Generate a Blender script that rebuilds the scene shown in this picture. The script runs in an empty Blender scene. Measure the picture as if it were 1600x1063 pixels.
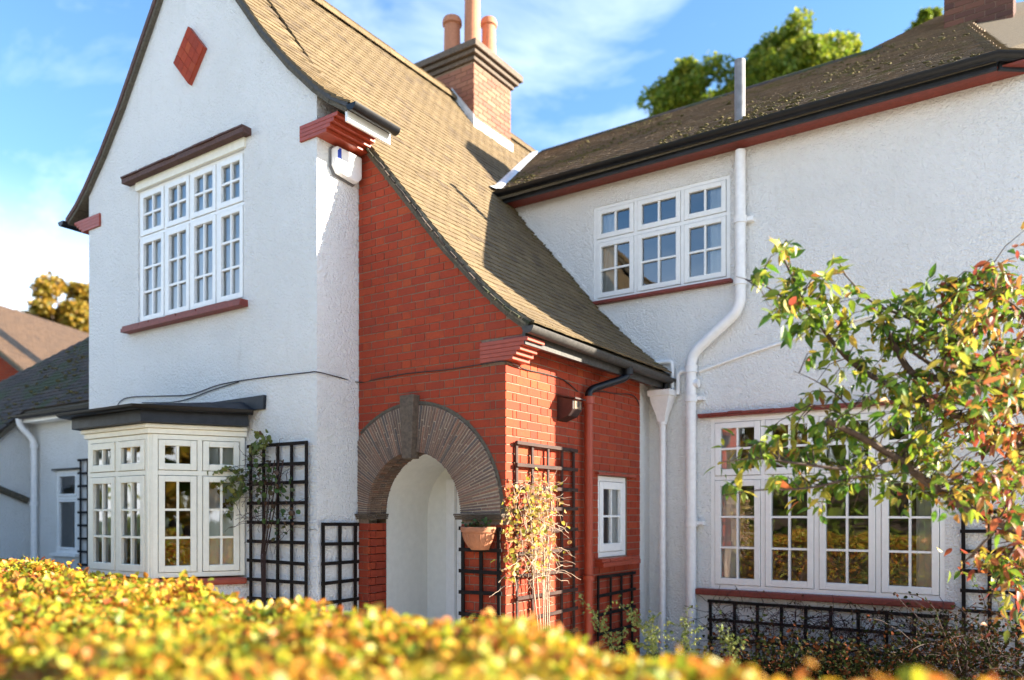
import bpy, math, random
import numpy as np
from mathutils import Vector, Matrix
R = math.radians
random.seed(7); rng = np.random.default_rng(7)
scene = bpy.context.scene
COL = scene.collection

# ------------------------------------------------------------------ camera
ZC = 1.6; F = 1230.0; PX0 = 800.0; YH = 803.0
YAW = math.atan(840 / 1230.0)
cd = bpy.data.cameras.new('camera'); cam = bpy.data.objects.new('camera', cd); COL.objects.link(cam)
cam.location = (0, 0, ZC); cam.rotation_euler = (R(90), 0, YAW)
cd.sensor_width = 36; cd.lens = F / 1600 * 36
cd.shift_y = (YH - 531.5) / 1600
cd.clip_start = 0.05; cd.clip_end = 2000
cd.dof.use_dof = True; cd.dof.focus_distance = 6.7; cd.dof.aperture_fstop = 0.76
scene.camera = cam

# ------------------------------------------------------------------ sun, sky, exposure
K1, K2 = 0.58, 0.46                       # towards the sun: (1, K1, K2)
sdir = Vector((1, K1, K2)).normalized()
sl = bpy.data.lights.new('sun', 'SUN'); sl.energy = 2.35; sl.angle = R(0.5); sl.color = (1.0, 0.9, 0.74)
sun = bpy.data.objects.new('sun', sl); COL.objects.link(sun)
sun.rotation_euler = sdir.to_track_quat('Z', 'Y').to_euler(); sun.location = (6, 4, 12)
world = bpy.data.worlds.new('World'); scene.world = world; world.use_nodes = True
wt = world.node_tree; wt.nodes.clear()
def wn(t, **k):
    n = wt.nodes.new(t)
    for a, b in k.items(): setattr(n, a, b)
    return n
sky = wn('ShaderNodeTexSky', sky_type='NISHITA', sun_disc=False)
sky.sun_elevation = math.asin(sdir.z); sky.sun_rotation = math.atan2(sdir.x, sdir.y)
sky.air_density = 1.0; sky.dust_density = 0.35; sky.ozone_density = 2.2
hs = wn('ShaderNodeHueSaturation'); hs.inputs['Saturation'].default_value = 1.16; hs.inputs['Value'].default_value = 0.43
wt.links.new(sky.outputs[0], hs.inputs['Color'])
tc = wn('ShaderNodeTexCoord')
mp = wn('ShaderNodeMapping'); mp.inputs['Scale'].default_value = (1.1, 2.0, 3.6); mp.inputs['Rotation'].default_value = (R(12), R(-18), R(30))
n1 = wn('ShaderNodeTexNoise'); n1.inputs['Scale'].default_value = 2.1; n1.inputs['Detail'].default_value = 9; n1.inputs['Roughness'].default_value = 0.58; n1.inputs['Distortion'].default_value = 0.5
cr = wn('ShaderNodeValToRGB'); cr.color_ramp.elements[0].position = 0.50; cr.color_ramp.elements[1].position = 0.95
mxs = wn('ShaderNodeMix', data_type='RGBA'); mxs.inputs['B'].default_value = (3.4, 3.5, 3.6, 1)
sc1 = wn('ShaderNodeMath', operation='MULTIPLY'); sc1.inputs[1].default_value = 0.48
bg = wn('ShaderNodeBackground'); bg.inputs['Strength'].default_value = 0.088
wo = wn('ShaderNodeOutputWorld')
L = wt.links.new
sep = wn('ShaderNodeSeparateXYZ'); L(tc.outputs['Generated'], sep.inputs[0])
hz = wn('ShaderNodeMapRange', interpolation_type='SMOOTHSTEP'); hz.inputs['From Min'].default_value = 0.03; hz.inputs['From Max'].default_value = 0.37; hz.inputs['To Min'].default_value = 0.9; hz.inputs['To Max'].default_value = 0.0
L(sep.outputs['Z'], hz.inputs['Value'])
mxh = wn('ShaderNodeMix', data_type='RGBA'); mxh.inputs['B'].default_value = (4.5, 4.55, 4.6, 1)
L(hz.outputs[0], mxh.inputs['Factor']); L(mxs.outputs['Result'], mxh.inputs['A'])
L(tc.outputs['Generated'], mp.inputs['Vector']); L(mp.outputs[0], n1.inputs['Vector']); L(n1.outputs['Fac'], cr.inputs['Fac'])
L(cr.outputs[0], sc1.inputs[0]); L(sc1.outputs[0], mxs.inputs['Factor']); L(hs.outputs[0], mxs.inputs['A'])
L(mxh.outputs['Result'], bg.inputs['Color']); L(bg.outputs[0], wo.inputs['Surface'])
vs = scene.view_settings; vs.view_transform = 'Standard'; vs.look = 'None'; vs.gamma = 1; vs.use_curve_mapping = False
vs.exposure = 3.42
scene.render.engine = 'CYCLES'
scene.cycles.max_bounces = 7; scene.cycles.diffuse_bounces = 4; scene.cycles.glossy_bounces = 3; scene.cycles.transparent_max_bounces = 16; scene.cycles.transmission_bounces = 4
scene.cycles.use_denoising = True

# ------------------------------------------------------------------ helpers
def ray(px): 
    c, s = math.cos(YAW), math.sin(YAW); u = (px - PX0) / F
    return Vector((-s + u * c, c + u * s, 0))
def atd(px, py, d):                        # a point seen at px,py of the photograph, d metres deep
    D = ray(px) * d; return Vector((D.x, D.y, ZC + (YH - py) / F * d))
def on_plane(px, py, p0, n):
    D = ray(px); D.z = (YH - py) / F; o = Vector((0, 0, ZC)); n = Vector(n)
    return o + D * ((Vector(p0) - o).dot(n) / D.dot(n))

class MB:
    def __init__(s): s.v = []; s.f = []
    def add(s, vs, fs):
        b = len(s.v); s.v += [tuple(p) for p in vs]; s.f += [tuple(b + i for i in q) for q in fs]
    def box(s, lo, hi):
        (a, b, c), (d, e, f) = lo, hi
        s.add([(a,b,c),(d,b,c),(d,e,c),(a,e,c),(a,b,f),(d,b,f),(d,e,f),(a,e,f)],
              [(3,2,1,0),(4,5,6,7),(0,1,5,4),(1,2,6,5),(2,3,7,6),(3,0,4,7)])
    def obox(s, o, ax, ay, az):            # box from a corner and three edge vectors
        o, ax, ay, az = map(Vector, (o, ax, ay, az))
        p = [o, o+ax, o+ax+ay, o+ay]; p += [q+az for q in p]
        fs = [(3,2,1,0),(4,5,6,7),(0,1,5,4),(1,2,6,5),(2,3,7,6),(3,0,4,7)]
        if ax.cross(ay).dot(az) < 0: fs = [q[::-1] for q in fs]
        s.add(p, fs)
    def prism(s, poly, d):                 # planar polygon pushed along d
        d = Vector(d); n = len(poly); p = [Vector(q) for q in poly]; p += [q + d for q in p]
        nn = Vector((0, 0, 0))
        for i in range(n): nn += p[i].cross(p[(i+1) % n])
        fs = [tuple(range(n-1, -1, -1)), tuple(range(n, 2*n))] + [(i, (i+1) % n, n+(i+1) % n, n+i) for i in range(n)]
        if nn.dot(d) < 0: fs = [q[::-1] for q in fs]
        s.add(p, fs)
    def tube(s, pts, r, seg=10, caps=True):
        pts = [Vector(p) for p in pts]; rs = r if isinstance(r, (list, tuple)) else [r] * len(pts)
        rings = []; up = None
        for i, p in enumerate(pts):
            t = (pts[min(i+1, len(pts)-1)] - pts[max(i-1, 0)])
            if t.length < 1e-9: t = Vector((0, 0, 1))
            t.normalize()
            if up is None:
                up = Vector((0, 0, 1)) if abs(t.z) < .9 else Vector((1, 0, 0))
            a = t.cross(up)
            if a.length < 1e-6: a = t.cross(Vector((.3, 1, .1)))
            a.normalize(); b = a.cross(t); up = b
            rings.append([p + (a * math.cos(2*math.pi*k/seg) + b * math.sin(2*math.pi*k/seg)) * rs[i] for k in range(seg)])
        base = len(s.v)
        for rg in rings: s.v += [tuple(q) for q in rg]
        for i in range(len(rings)-1):
            for k in range(seg):
                a0 = base + i*seg + k; a1 = base + i*seg + (k+1) % seg
                s.f.append((a0, a0+seg, a1+seg, a1))
        if caps:
            s.f.append(tuple(base + k for k in range(seg)))
            s.f.append(tuple(base + (len(rings)-1)*seg + k for k in range(seg-1, -1, -1)))
    def lathe(s, c, prof, seg=20, a0=0, a1=2*math.pi):
        full = abs(a1 - a0 - 2*math.pi) < 1e-6; n = seg if full else seg + 1
        base = len(s.v)
        for r_, z in prof:
            for k in range(n):
                a = a0 + (a1-a0) * k / seg
                s.v.append((c[0] + r_*math.cos(a), c[1] + r_*math.sin(a), c[2] + z))
        for i in range(len(prof)-1):
            for k in range(seg):
                k2 = (k+1) % n
                s.f.append((base+i*n+k, base+i*n+k2, base+(i+1)*n+k2, base+(i+1)*n+k))

MESH = {}
def mesh_of(name, v, f, mat, smooth=False):
    me = bpy.data.meshes.new(name); me.from_pydata([tuple(p) for p in v], [], f); me.update()
    if mat: me.materials.append(mat)
    if smooth:
        me.shade_smooth()
        try: me.set_sharp_from_angle(angle=R(38))
        except Exception: pass
    return me
def wloc(o):
    p = Vector(o.location)
    while o.parent: o = o.parent; p += Vector(o.location)
    return p
def obj(name, mb, mat, parent=None, label=None, smooth=False, bevel=0, kind=None, origin=None):
    v = np.array(mb.v, dtype=float); lo = v.min(0); hi = v.max(0)
    org = Vector(((lo[0]+hi[0])/2, (lo[1]+hi[1])/2, lo[2])) if origin is None else Vector(origin)
    me = mesh_of(name, v - np.array(org), mb.f, mat, smooth)
    o = bpy.data.objects.new(name, me); COL.objects.link(o)
    if parent: o.parent = parent; o.location = org - wloc(parent)
    else: o.location = org
    if bevel:
        m = o.modifiers.new('bevel', 'BEVEL'); m.width = bevel; m.segments = 2; m.limit_method = 'ANGLE'; m.angle_limit = R(40)
    if label: o['label'] = label
    if kind: o['kind'] = kind
    return o
def thing(name, label, cat, loc, group=None):
    o = bpy.data.objects.new(name, None); o.empty_display_size = .1; COL.objects.link(o); o.location = loc
    return tag(o, label, cat, group)
def tag(o, label, cat, group=None):
    o['label'] = label; o['category'] = cat
    if group: o['group'] = group
    return o
def inst(name, me, parent, M):             # one more object on a shared mesh, M in world space
    o = bpy.data.objects.new(name, me); COL.objects.link(o); o.parent = parent
    o.matrix_local = Matrix.Translation(-wloc(parent)) @ M
    return o

# ------------------------------------------------------------------ materials
class MT:
    def __init__(s, name):
        s.m = bpy.data.materials.new(name); s.m.use_nodes = True; s.t = s.m.node_tree; s.t.nodes.clear()
        s.out = s.n('ShaderNodeOutputMaterial'); s.p = s.n('ShaderNodeBsdfPrincipled'); s.l(s.p.outputs[0], s.out.inputs['Surface'])
        s.geo = s.n('ShaderNodeNewGeometry')
    def n(s, t, **k):
        n = s.t.nodes.new(t)
        for a, b in k.items(): setattr(n, a, b)
        return n
    def l(s, a, b): s.t.links.new(a, b)
    def pos(s, scale=(1, 1, 1)):
        m = s.n('ShaderNodeMapping'); m.inputs['Scale'].default_value = scale; s.l(s.geo.outputs['Position'], m.inputs['Vector']); return m.outputs[0]
    def noise(s, scale, detail=4, rough=.55, vec=None, dist=0):
        n = s.n('ShaderNodeTexNoise'); n.inputs['Scale'].default_value = scale; n.inputs['Detail'].default_value = detail; n.inputs['Roughness'].default_value = rough; n.inputs['Distortion'].default_value = dist
        s.l(vec if vec else s.geo.outputs['Position'], n.inputs['Vector']); return n.outputs['Fac']
    def ramp(s, fac, stops):
        r = s.n('ShaderNodeValToRGB'); e = r.color_ramp.elements
        while len(e) < len(stops): e.new(.5)
        for q, (p, c) in zip(e, stops): q.position = p; q.color = (*c, 1) if len(c) == 3 else c
        s.l(fac, r.inputs['Fac']); return r.outputs['Color']
    def mix(s, fac, a, b, blend='MIX'):
        m = s.n('ShaderNodeMix', data_type='RGBA', blend_type=blend)
        for k, x in (('Factor', fac), ('A', a), ('B', b)):
            if isinstance(x, (int, float)): m.inputs[k].default_value = x
            elif isinstance(x, tuple): m.inputs[k].default_value = (*x, 1)
            else: s.l(x, m.inputs[k])
        return m.outputs['Result']
    def math(s, op, a, b=0.0):
        m = s.n('ShaderNodeMath', operation=op)
        for i, x in enumerate((a, b)):
            if isinstance(x, (int, float)): m.inputs[i].default_value = x
            else: s.l(x, m.inputs[i])
        return m.outputs[0]
    def rand(s):                            # a random number per object and per loose piece
        oi = s.n('ShaderNodeObjectInfo')
        return s.math('FRACT', s.math('ADD', oi.outputs['Random'], s.geo.outputs['Random Per Island']))
    def bump(s, h, strength=.5, dist=.01, nrm=None):
        b = s.n('ShaderNodeBump'); b.inputs['Strength'].default_value = strength; b.inputs['Distance'].default_value = dist; s.l(h, b.inputs['Height'])
        if nrm: s.l(nrm, b.inputs['Normal'])
        return b.outputs[0]
    def fin(s, col=None, rough=None, nrm=None, **k):
        for key, x in (('Base Color', col), ('Roughness', rough), ('Normal', nrm)):
            if x is None: continue
            if isinstance(x, (int, float)): s.p.inputs[key].default_value = x
            elif isinstance(x, tuple): s.p.inputs[key].default_value = (*x, 1)
            else: s.l(x, s.p.inputs[key])
        for key, x in k.items(): s.p.inputs[key.replace('_', ' ')].default_value = x
        return s.m
M = {}
def roughcast(name, base, dirt, bstr=1.0):
    m = MT(name)
    v = m.n('ShaderNodeTexVoronoi', feature='SMOOTH_F1'); v.inputs['Scale'].default_value = 46; v.inputs['Smoothness'].default_value = .6
    w = m.n('ShaderNodeVectorMath', operation='ADD'); nz = m.n('ShaderNodeTexNoise'); nz.inputs['Scale'].default_value = 22
    m.l(m.geo.outputs['Position'], nz.inputs['Vector'])
    sc = m.n('ShaderNodeVectorMath', operation='SCALE'); sc.inputs['Scale'].default_value = .03; m.l(nz.outputs['Color'], sc.inputs[0])
    m.l(m.geo.outputs['Position'], w.inputs[0]); m.l(sc.outputs[0], w.inputs[1]); m.l(w.outputs[0], v.inputs['Vector'])
    h = m.math('ADD', m.math('MULTIPLY', m.math('SUBTRACT', 1.0, v.outputs['Distance']), .9), m.noise(70, 4, .6))
    big = m.noise(1.1, 5, .6); fine = m.noise(9, 5, .6)
    streak = m.noise(3.0, 5, .6, m.pos((3.2, 3.2, .35)))
    c = m.mix(m.ramp(big, [(.45, (0, 0, 0)), (.75, (1, 1, 1))]), base, dirt)
    c = m.mix(m.ramp(streak, [(.58, (0, 0, 0)), (.82, (.4, .4, .4))]), c, tuple(x * .86 for x in dirt))
    c = m.mix(m.ramp(fine, [(.6, (0, 0, 0)), (.75, (.25, .25, .25))]), c, (.58, .55, .48))
    M[name] = m.fin(c, .9, m.bump(h, bstr, .02))
roughcast('white_render', (.86, .86, .845), (.80, .795, .77))
roughcast('old_render', (.80, .80, .78), (.70, .69, .65))
def plain(name, col, rough=.5, var=.12, bs=.15, scale=30, **k):
    m = MT(name); nz = m.noise(scale, 4); n2 = m.noise(scale * .12, 3)
    c = m.mix(m.ramp(nz, [(.35, (0, 0, 0)), (.7, (1, 1, 1))]), tuple(x * (1 - var) for x in col), tuple(min(1, x * (1 + var * .6)) for x in col))
    c = m.mix(m.ramp(n2, [(.5, (0, 0, 0)), (.8, (.5, .5, .5))]), c, tuple(x * (1 - 1.6 * var) for x in col))
    M[name] = m.fin(c, rough, m.bump(nz, bs, .004), **k)
plain('white_paint', (.86, .86, .84), .35, .04, .06, 18)
plain('cream_paint', (.86, .825, .70), .38, .05, .06, 18)
plain('plaster', (.78, .78, .73), .8, .05, .2, 14)
plain('red_paint', (.21, .035, .022), .55, .22, .5, 26)
plain('brown_tile_edge', (.10, .045, .035), .75, .3, .6, 30)
plain('black_plastic', (.007, .007, .009), .38, .3, .12, 20, Specular_IOR_Level=.3)
plain('weathered_gutter', (.055, .05, .045), .6, .4, .3, 30)
plain('black_felt', (.016, .019, .026), .5, .4, .6, 12, Specular_IOR_Level=.35)
plain('white_plastic', (.85, .845, .84), .35, .06, .1, 20)
plain('red_pipe_paint', (.34, .050, .020), .45, .12, .2, 20)
plain('lead', (.55, .57, .60), .45, .2, .4, 8)
plain('grey_pipe', (.20, .20, .21), .5, .25, .3, 12)
plain('stone', (.125, .092, .066), .85, .35, .9, 34)
plain('mortar', (.24, .17, .12), .95, .25, .9, 60)
plain('arch_mortar', (.46, .36, .27), .95, .25, .9, 60)
plain('verge_mortar', (.17, .15, .11), .95, .55, 1, 22)
plain('dark_mortar', (.11, .095, .07), .95, .35, .9, 50)
plain('terracotta', (.42, .17, .085), .75, .14, .35, 26)
plain('soil', (.03, .022, .015), .95, .3, 1, 40)
plain('bark', (.075, .045, .03), .85, .4, 1, 30)
plain('dry_twig', (.50, .37, .27), .8, .3, .4, 40)
plain('dark_twig', (.05, .022, .017), .8, .3, .4, 40)
plain('cable_black', (.03, .02, .018), .5, .2, .1, 40)
plain('interior', (.05, .048, .046), .9, .1, .1, 6)
plain('wood_box', (.035, .014, .011), .6, .35, .5, 30)
plain('pale_wood', (.20, .13, .08), .7, .25, .4, 30)
plain('blue_plastic', (.01, .05, .42), .25, .1, .05, 10)
plain('barge_wood', (.10, .10, .10), .7, .3, .4, 16)
plain('tarmac', (.10, .10, .10), .9, .2, .6, 60)
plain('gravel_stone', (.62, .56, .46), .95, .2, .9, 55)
plain('paving', (.46, .44, .40), .9, .2, .5, 20)
plain('lawn', (.05, .085, .02), .95, .4, 1, 40)
plain('moss', (.125, .10, .030), .95, .5, .9, 40)
plain('flint_cap', (.10, .085, .06), .9, .4, .9, 30)
plain('trim_line', (.08, .08, .08), .8, .1, .1, 20)
# trellis wood, with a lengthwise grain
m = MT('trellis_wood'); g = m.noise(20, 4, .6, m.pos((1, 1, .25)))
M['trellis_wood'] = m.fin(m.ramp(g, [(.3, (.006, .0045, .004)), (.7, (.016, .011, .009))]), .7, m.bump(g, .4, .004), Specular_IOR_Level=.2)
m = MT('trellis_brown'); g = m.noise(22, 4, .6, m.pos((1, .3, 1)))
M['trellis_brown'] = m.fin(m.ramp(g, [(.3, (.028, .013, .010)), (.7, (.055, .028, .021))]), .65, m.bump(g, .4, .004), Specular_IOR_Level=.3)
# bricks
m = MT('brick'); r = m.rand(); g = m.noise(38, 5, .65); g2 = m.noise(5, 3)
c = m.ramp(r, [(0, (.30, .050, .026)), (.25, (.37, .055, .023)), (.5, (.35, .050, .021)), (.7, (.40, .066, .025)), (.86, (.30, .043, .021)), (1, (.42, .080, .028))])
c = m.mix(m.ramp(g, [(.4, (0, 0, 0)), (.8, (.6, .6, .6))]), c, (.20, .040, .028))
c = m.mix(m.ramp(g2, [(.5, (0, 0, 0)), (.75, (.45, .45, .45))]), c, (.22, .042, .028))
M['brick'] = m.fin(c, .85, m.bump(g, .7, .006), Specular_IOR_Level=.2)
m = MT('chimney_brick'); r = m.rand(); g = m.noise(30, 4)
c = m.ramp(r, [(0, (.22, .085, .05)), (.5, (.28, .12, .07)), (.8, (.19, .07, .045)), (1, (.31, .14, .085))])
M['chimney_brick'] = m.fin(m.mix(m.ramp(g, [(.5, (0, 0, 0)), (.8, (.5, .5, .5))]), c, (.16, .08, .06)), .9, m.bump(g, .5, .006))
m = MT('shaded_brick'); r = m.rand(); M['shaded_brick'] = m.fin(m.ramp(r, [(0, (.07, .03, .022)), (.5, (.11, .045, .03)), (1, (.15, .06, .035))]), .9)  # far chimney's shade put into the colour: brick darkened on every face
m = MT('arch_tile'); r = m.rand(); g = m.noise(40, 4)
c = m.ramp(r, [(0, (.13, .085, .065)), (.35, (.22, .13, .09)), (.6, (.10, .085, .080)), (.8, (.28, .14, .09)), (1, (.19, .14, .105))])
M['arch_tile'] = m.fin(m.mix(m.ramp(g, [(.45, (0, 0, 0)), (.75, (.6, .6, .6))]), c, (.09, .07, .06)), .85, m.bump(g, .7, .006))
# roof tiles
def tilemat(name, stops, mossc, mossamt, lich):
    m = MT(name); r = m.rand(); g = m.noise(26, 5, .65); g2 = m.noise(1.7, 5, .65); g3 = m.noise(70, 3)
    c = m.ramp(r, stops)
    c = m.mix(m.ramp(g, [(.42, (0, 0, 0)), (.75, (.7, .7, .7))]), c, tuple(x * .55 for x in stops[0][1]))
    c = m.mix(m.ramp(g3, [(.62, (0, 0, 0)), (.72, (lich, lich, lich))]), c, (.34, .31, .22))
    c = m.mix(m.ramp(m.math('ADD', g2, m.math('MULTIPLY', g, .25)), [(mossamt, (0, 0, 0)), (mossamt + .09, (1, 1, 1))]), c, mossc)
    M[name] = m.fin(c, .93, m.bump(m.math('ADD', g, m.math('MULTIPLY', g3, .4)), .8, .008))
tilemat('roof_tile', [(0, (.108, .073, .035)), (.3, (.155, .106, .049)), (.6, (.125, .085, .038)), (.85, (.18, .125, .060)), (1, (.082, .054, .028))], (.05, .055, .018), .80, .30)
tilemat('mossy_tile', [(0, (.15, .10, .062)), (.4, (.20, .135, .08)), (.7, (.125, .09, .06)), (1, (.24, .155, .09))], (.10, .085, .022), .70, .4)
tilemat('dark_tile', [(0, (.035, .028, .024)), (.5, (.055, .04, .032)), (1, (.08, .055, .04))], (.035, .045, .012), .62, .25)
tilemat('brown_tile', [(0, (.060, .034, .020)), (.5, (.088, .050, .028)), (1, (.048, .027, .017))], (.06, .055, .02), .85, .2)
# glass, curtains
m = MT('glass')
gl = m.n('ShaderNodeBsdfGlossy'); gl.inputs['Roughness'].default_value = .012; gl.inputs['Color'].default_value = (.93, .96, 1, 1)
tr = m.n('ShaderNodeBsdfTransparent'); tr.inputs['Color'].default_value = (.94, .97, .97, 1)
fr = m.n('ShaderNodeFresnel'); fr.inputs['IOR'].default_value = 2.25
nz = m.noise(1.9, 2); m.l(m.bump(nz, .10, .03), gl.inputs['Normal'])
ms = m.n('ShaderNodeMixShader'); m.l(fr.outputs[0], ms.inputs[0]); m.l(tr.outputs[0], ms.inputs[1]); m.l(gl.outputs[0], ms.inputs[2]); m.l(ms.outputs[0], m.out.inputs['Surface'])
M['glass'] = m.m
m = MT('curtain'); g = m.noise(14, 3); M['curtain'] = m.fin(m.ramp(g, [(.3, (.76, .79, .82)), (.7, (.84, .86, .88))]), .9)
tl = m.n('ShaderNodeBsdfTranslucent'); tl.inputs['Color'].default_value = (.6, .64, .68, 1)
ms = m.n('ShaderNodeMixShader'); ms.inputs[0].default_value = .3; m.l(m.p.outputs[0], ms.inputs[1]); m.l(tl.outputs[0], ms.inputs[2]); m.l(ms.outputs[0], m.out.inputs['Surface'])
# leaves
def leafmat(name, stops, trans=.45, rough=.5):
    m = MT(name); r = m.rand(); g = m.noise(45, 3); big = m.noise(1.3, 2)
    f = m.math('ADD', m.math('MULTIPLY', r, .78), m.math('MULTIPLY', m.math('SUBTRACT', big, .28), .5))
    c = m.ramp(f, stops)
    c = m.mix(m.ramp(g, [(.5, (0, 0, 0)), (.8, (.55, .55, .55))]), c, tuple(x * .6 for x in stops[len(stops)//2][1]))
    m.fin(c, rough); m.p.inputs['Specular IOR Level'].default_value = .5 if rough < .9 else .08
    t = m.n('ShaderNodeBsdfTranslucent'); m.l(c, t.inputs['Color'])
    ms = m.n('ShaderNodeMixShader'); ms.inputs[0].default_value = trans
    m.l(m.p.outputs[0], ms.inputs[1]); m.l(t.outputs[0], ms.inputs[2]); m.l(ms.outputs[0], m.out.inputs['Surface'])
    M[name] = m.m
leafmat('hedge_leaf', [(0, (.10, .17, .016)), (.22, (.24, .30, .022)), (.42, (.47, .41, .03)), (.58, (.55, .33, .03)), (.75, (.54, .20, .028)), (.9, (.42, .10, .028)), (1, (.24, .07, .025))])
leafmat('cherry_leaf', [(0, (.03, .09, .011)), (.32, (.08, .19, .014)), (.6, (.24, .32, .028)), (.8, (.46, .37, .045)), (.93, (.46, .20, .05)), (1, (.34, .08, .04))], .42)
leafmat('rust_leaf', [(0, (.03, .075, .010)), (.25, (.08, .13, .016)), (.42, (.30, .20, .03)), (.6, (.36, .12, .035)), (.8, (.30, .06, .035)), (1, (.16, .035, .03))], .45)
leafmat('tree_leaf', [(0, (.08, .14, .014)), (.4, (.16, .23, .02)), (.7, (.27, .29, .025)), (1, (.34, .30, .03))], .55)
leafmat('gold_leaf', [(0, (.10, .11, .012)), (.4, (.24, .18, .018)), (.7, (.36, .21, .02)), (1, (.30, .13, .02))], .4)
leafmat('climber_leaf', [(0, (.12, .17, .02)), (.3, (.36, .34, .04)), (.55, (.55, .42, .09)), (.78, (.55, .30, .16)), (1, (.48, .14, .11))], .45)
leafmat('ivy_leaf', [(0, (.03, .07, .012)), (.5, (.055, .12, .018)), (.75, (.10, .055, .025)), (1, (.09, .03, .018))], .3)
leafmat('shrub_leaf', [(0, (.012, .022, .006)), (.45, (.025, .035, .01)), (.75, (.07, .03, .012)), (1, (.22, .05, .02))], .2, .95)
leafmat('sprig_leaf', [(0, (.09, .13, .03)), (.5, (.17, .21, .05)), (1, (.30, .30, .08))], .4)

# ------------------------------------------------------------------ key planes of the house (metres)
XB, YA, XG, YG, YW = -3.766, 5.42, -5.491, 4.90, 8.30
XL = -9.445; XR = -7.45
ZF = [(0, 7.88), (.6, 7.07), (.95, 6.62), (1.27, 6.21), (1.66, 5.78), (2.0, 5.46), (2.2, 5.30), (2.42, 5.17)]
ZCAT = [(0, 7.88), (.6, 7.07), (.95, 6.62), (1.4, 6.02), (1.96, 5.28), (2.46, 4.69), (3.06, 3.98), (3.5, 3.53), (3.75, 3.31), (3.95, 3.17)]
def interp(P, x):
    if x <= P[0][0]: return P[0][1]
    for (a, b), (c, d) in zip(P, P[1:]):
        if x <= c: return b + (d - b) * (x - a) / (c - a)
    (a, b), (c, d) = P[-2:]; return d + (d - b) / (c - a) * (x - c)
def inv(P, z):
    for (a, b), (c, d) in zip(P, P[1:]):
        if b >= z >= d: return a + (c - a) * (b - z) / (b - d)
    return P[-1][0]

# ------------------------------------------------------------------ the ground
g = MB(); g.add([(-300, -300, 0), (300, -300, 0), (300, 300, 0), (-300, 300, 0)], [(0, 1, 2, 3)]); obj('ground', g, M['lawn'], kind='structure')
g = MB(); g.add([(-40, -9, .004), (40, -9, .004), (40, -2.6, .004), (-40, -2.6, .004)], [(0, 1, 2, 3)]); obj('road', g, M['tarmac'], kind='structure')
g = MB(); g.box((-40, -2.6, .0), (40, .1, .11)); obj('pavement', g, M['paving'], kind='structure')
g = MB(); g.add([(-30, .1, .004), (14, .1, .004), (14, 8.3, .004), (-30, 8.3, .004)], [(0, 1, 2, 3)]); obj('bounce_gravel', g, M['gravel_stone'], kind='structure')  # pale gravel added behind the hedge to bounce sunlight onto the shaded walls
g = MB(); g.add([(-5.4, 3.9, .010), (-3.0, 3.9, .010), (-3.2, 5.5, .010), (-5.36, 5.7, .010)], [(0, 1, 2, 3)]); obj('path', g, M['paving'], kind='structure')
g = MB(); g.add([(-3.75, 7.3, .016), (.6, 7.3, .016), (.6, 8.3, .016), (-3.75, 8.3, .016)], [(0, 1, 2, 3)]); obj('flower_bed_ground', g, M['soil'], kind='structure')

# ------------------------------------------------------------------ house
house = thing('house', 'white roughcast house with steep curved gable, tiled catslide roof and red brick arched porch', 'house', (-5.5, 7.0, 0))

def columns_wall(name, P, U, N, ucuts, top, holes, thick, mat, z0=0.0, label=None):
    """wall on the plane P + u U + z, outward normal N, top(u), holes = [(u0,u1,z0,z1)] cut through"""
    P, U, N = Vector(P), Vector(U), Vector(N); mb = MB()
    cuts = sorted(set(ucuts) | {h[0] for h in holes} | {h[1] for h in holes})
    W = lambda u, z, d: P + U * u + Vector((0, 0, z)) - N * d
    flip = U.cross(Vector((0, 0, 1))).dot(N) < 0
    def q(a, b, c, d):
        mb.add([a, b, c, d], [(0, 1, 2, 3) if not flip else (3, 2, 1, 0)])
    for a, b in zip(cuts, cuts[1:]):
        mid = (a + b) / 2
        hh = sorted([h for h in holes if h[0] < mid < h[1]], key=lambda h: h[2])
        lo = z0; segs = []
        for h in hh: segs.append(((lo, lo), (h[2], h[2]))); lo = h[3]
        segs.append(((lo, lo), (top(a), top(b))))
        for (l0, l1), (t0, t1) in segs:
            q(W(a, l0, 0), W(b, l1, 0), W(b, t1, 0), W(a, t0, 0)); q(W(b, l1, thick), W(a, l0, thick), W(a, t0, thick), W(b, t1, thick))
        q(W(a, top(a), 0), W(b, top(b), 0), W(b, top(b), thick), W(a, top(a), thick))
    for (u0, u1, h0, h1) in holes:
        q(W(u0, h0, 0), W(u0, h0, thick), W(u1, h0, thick), W(u1, h0, 0)); q(W(u0, h1, thick), W(u0, h1, 0), W(u1, h1, 0), W(u1, h1, thick))
        q(W(u0, h0, thick), W(u0, h0, 0), W(u0, h1, 0), W(u0, h1, thick)); q(W(u1, h0, 0), W(u1, h0, thick), W(u1, h1, thick), W(u1, h1, 0))
    a, b = cuts[0], cuts[-1]
    q(W(a, z0, thick), W(a, z0, 0), W(a, top(a), 0), W(a, top(a), thick)); q(W(b, z0, 0), W(b, z0, thick), W(b, top(b), thick), W(b, top(b), 0))
    return obj(name, mb, M[mat], house, label)

# gable wall (its top follows the curved verge), returns, flank, wing walls
gtop = lambda x: interp(ZF, abs(x - XR)) - .075 if abs(x - XR) < 1.95 else interp(ZF, abs(x - XR)) - .09
cuts = [XL] + [XR + s * o for s in (-1, 1) for o, _ in ZF if o < 1.95] + [XR + s * o for s in (-1, 1) for o in (.3, 1.1, 1.45, 1.85)] + [XG]
GW = (-8.40, -6.53, 3.70, 5.19)
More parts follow.
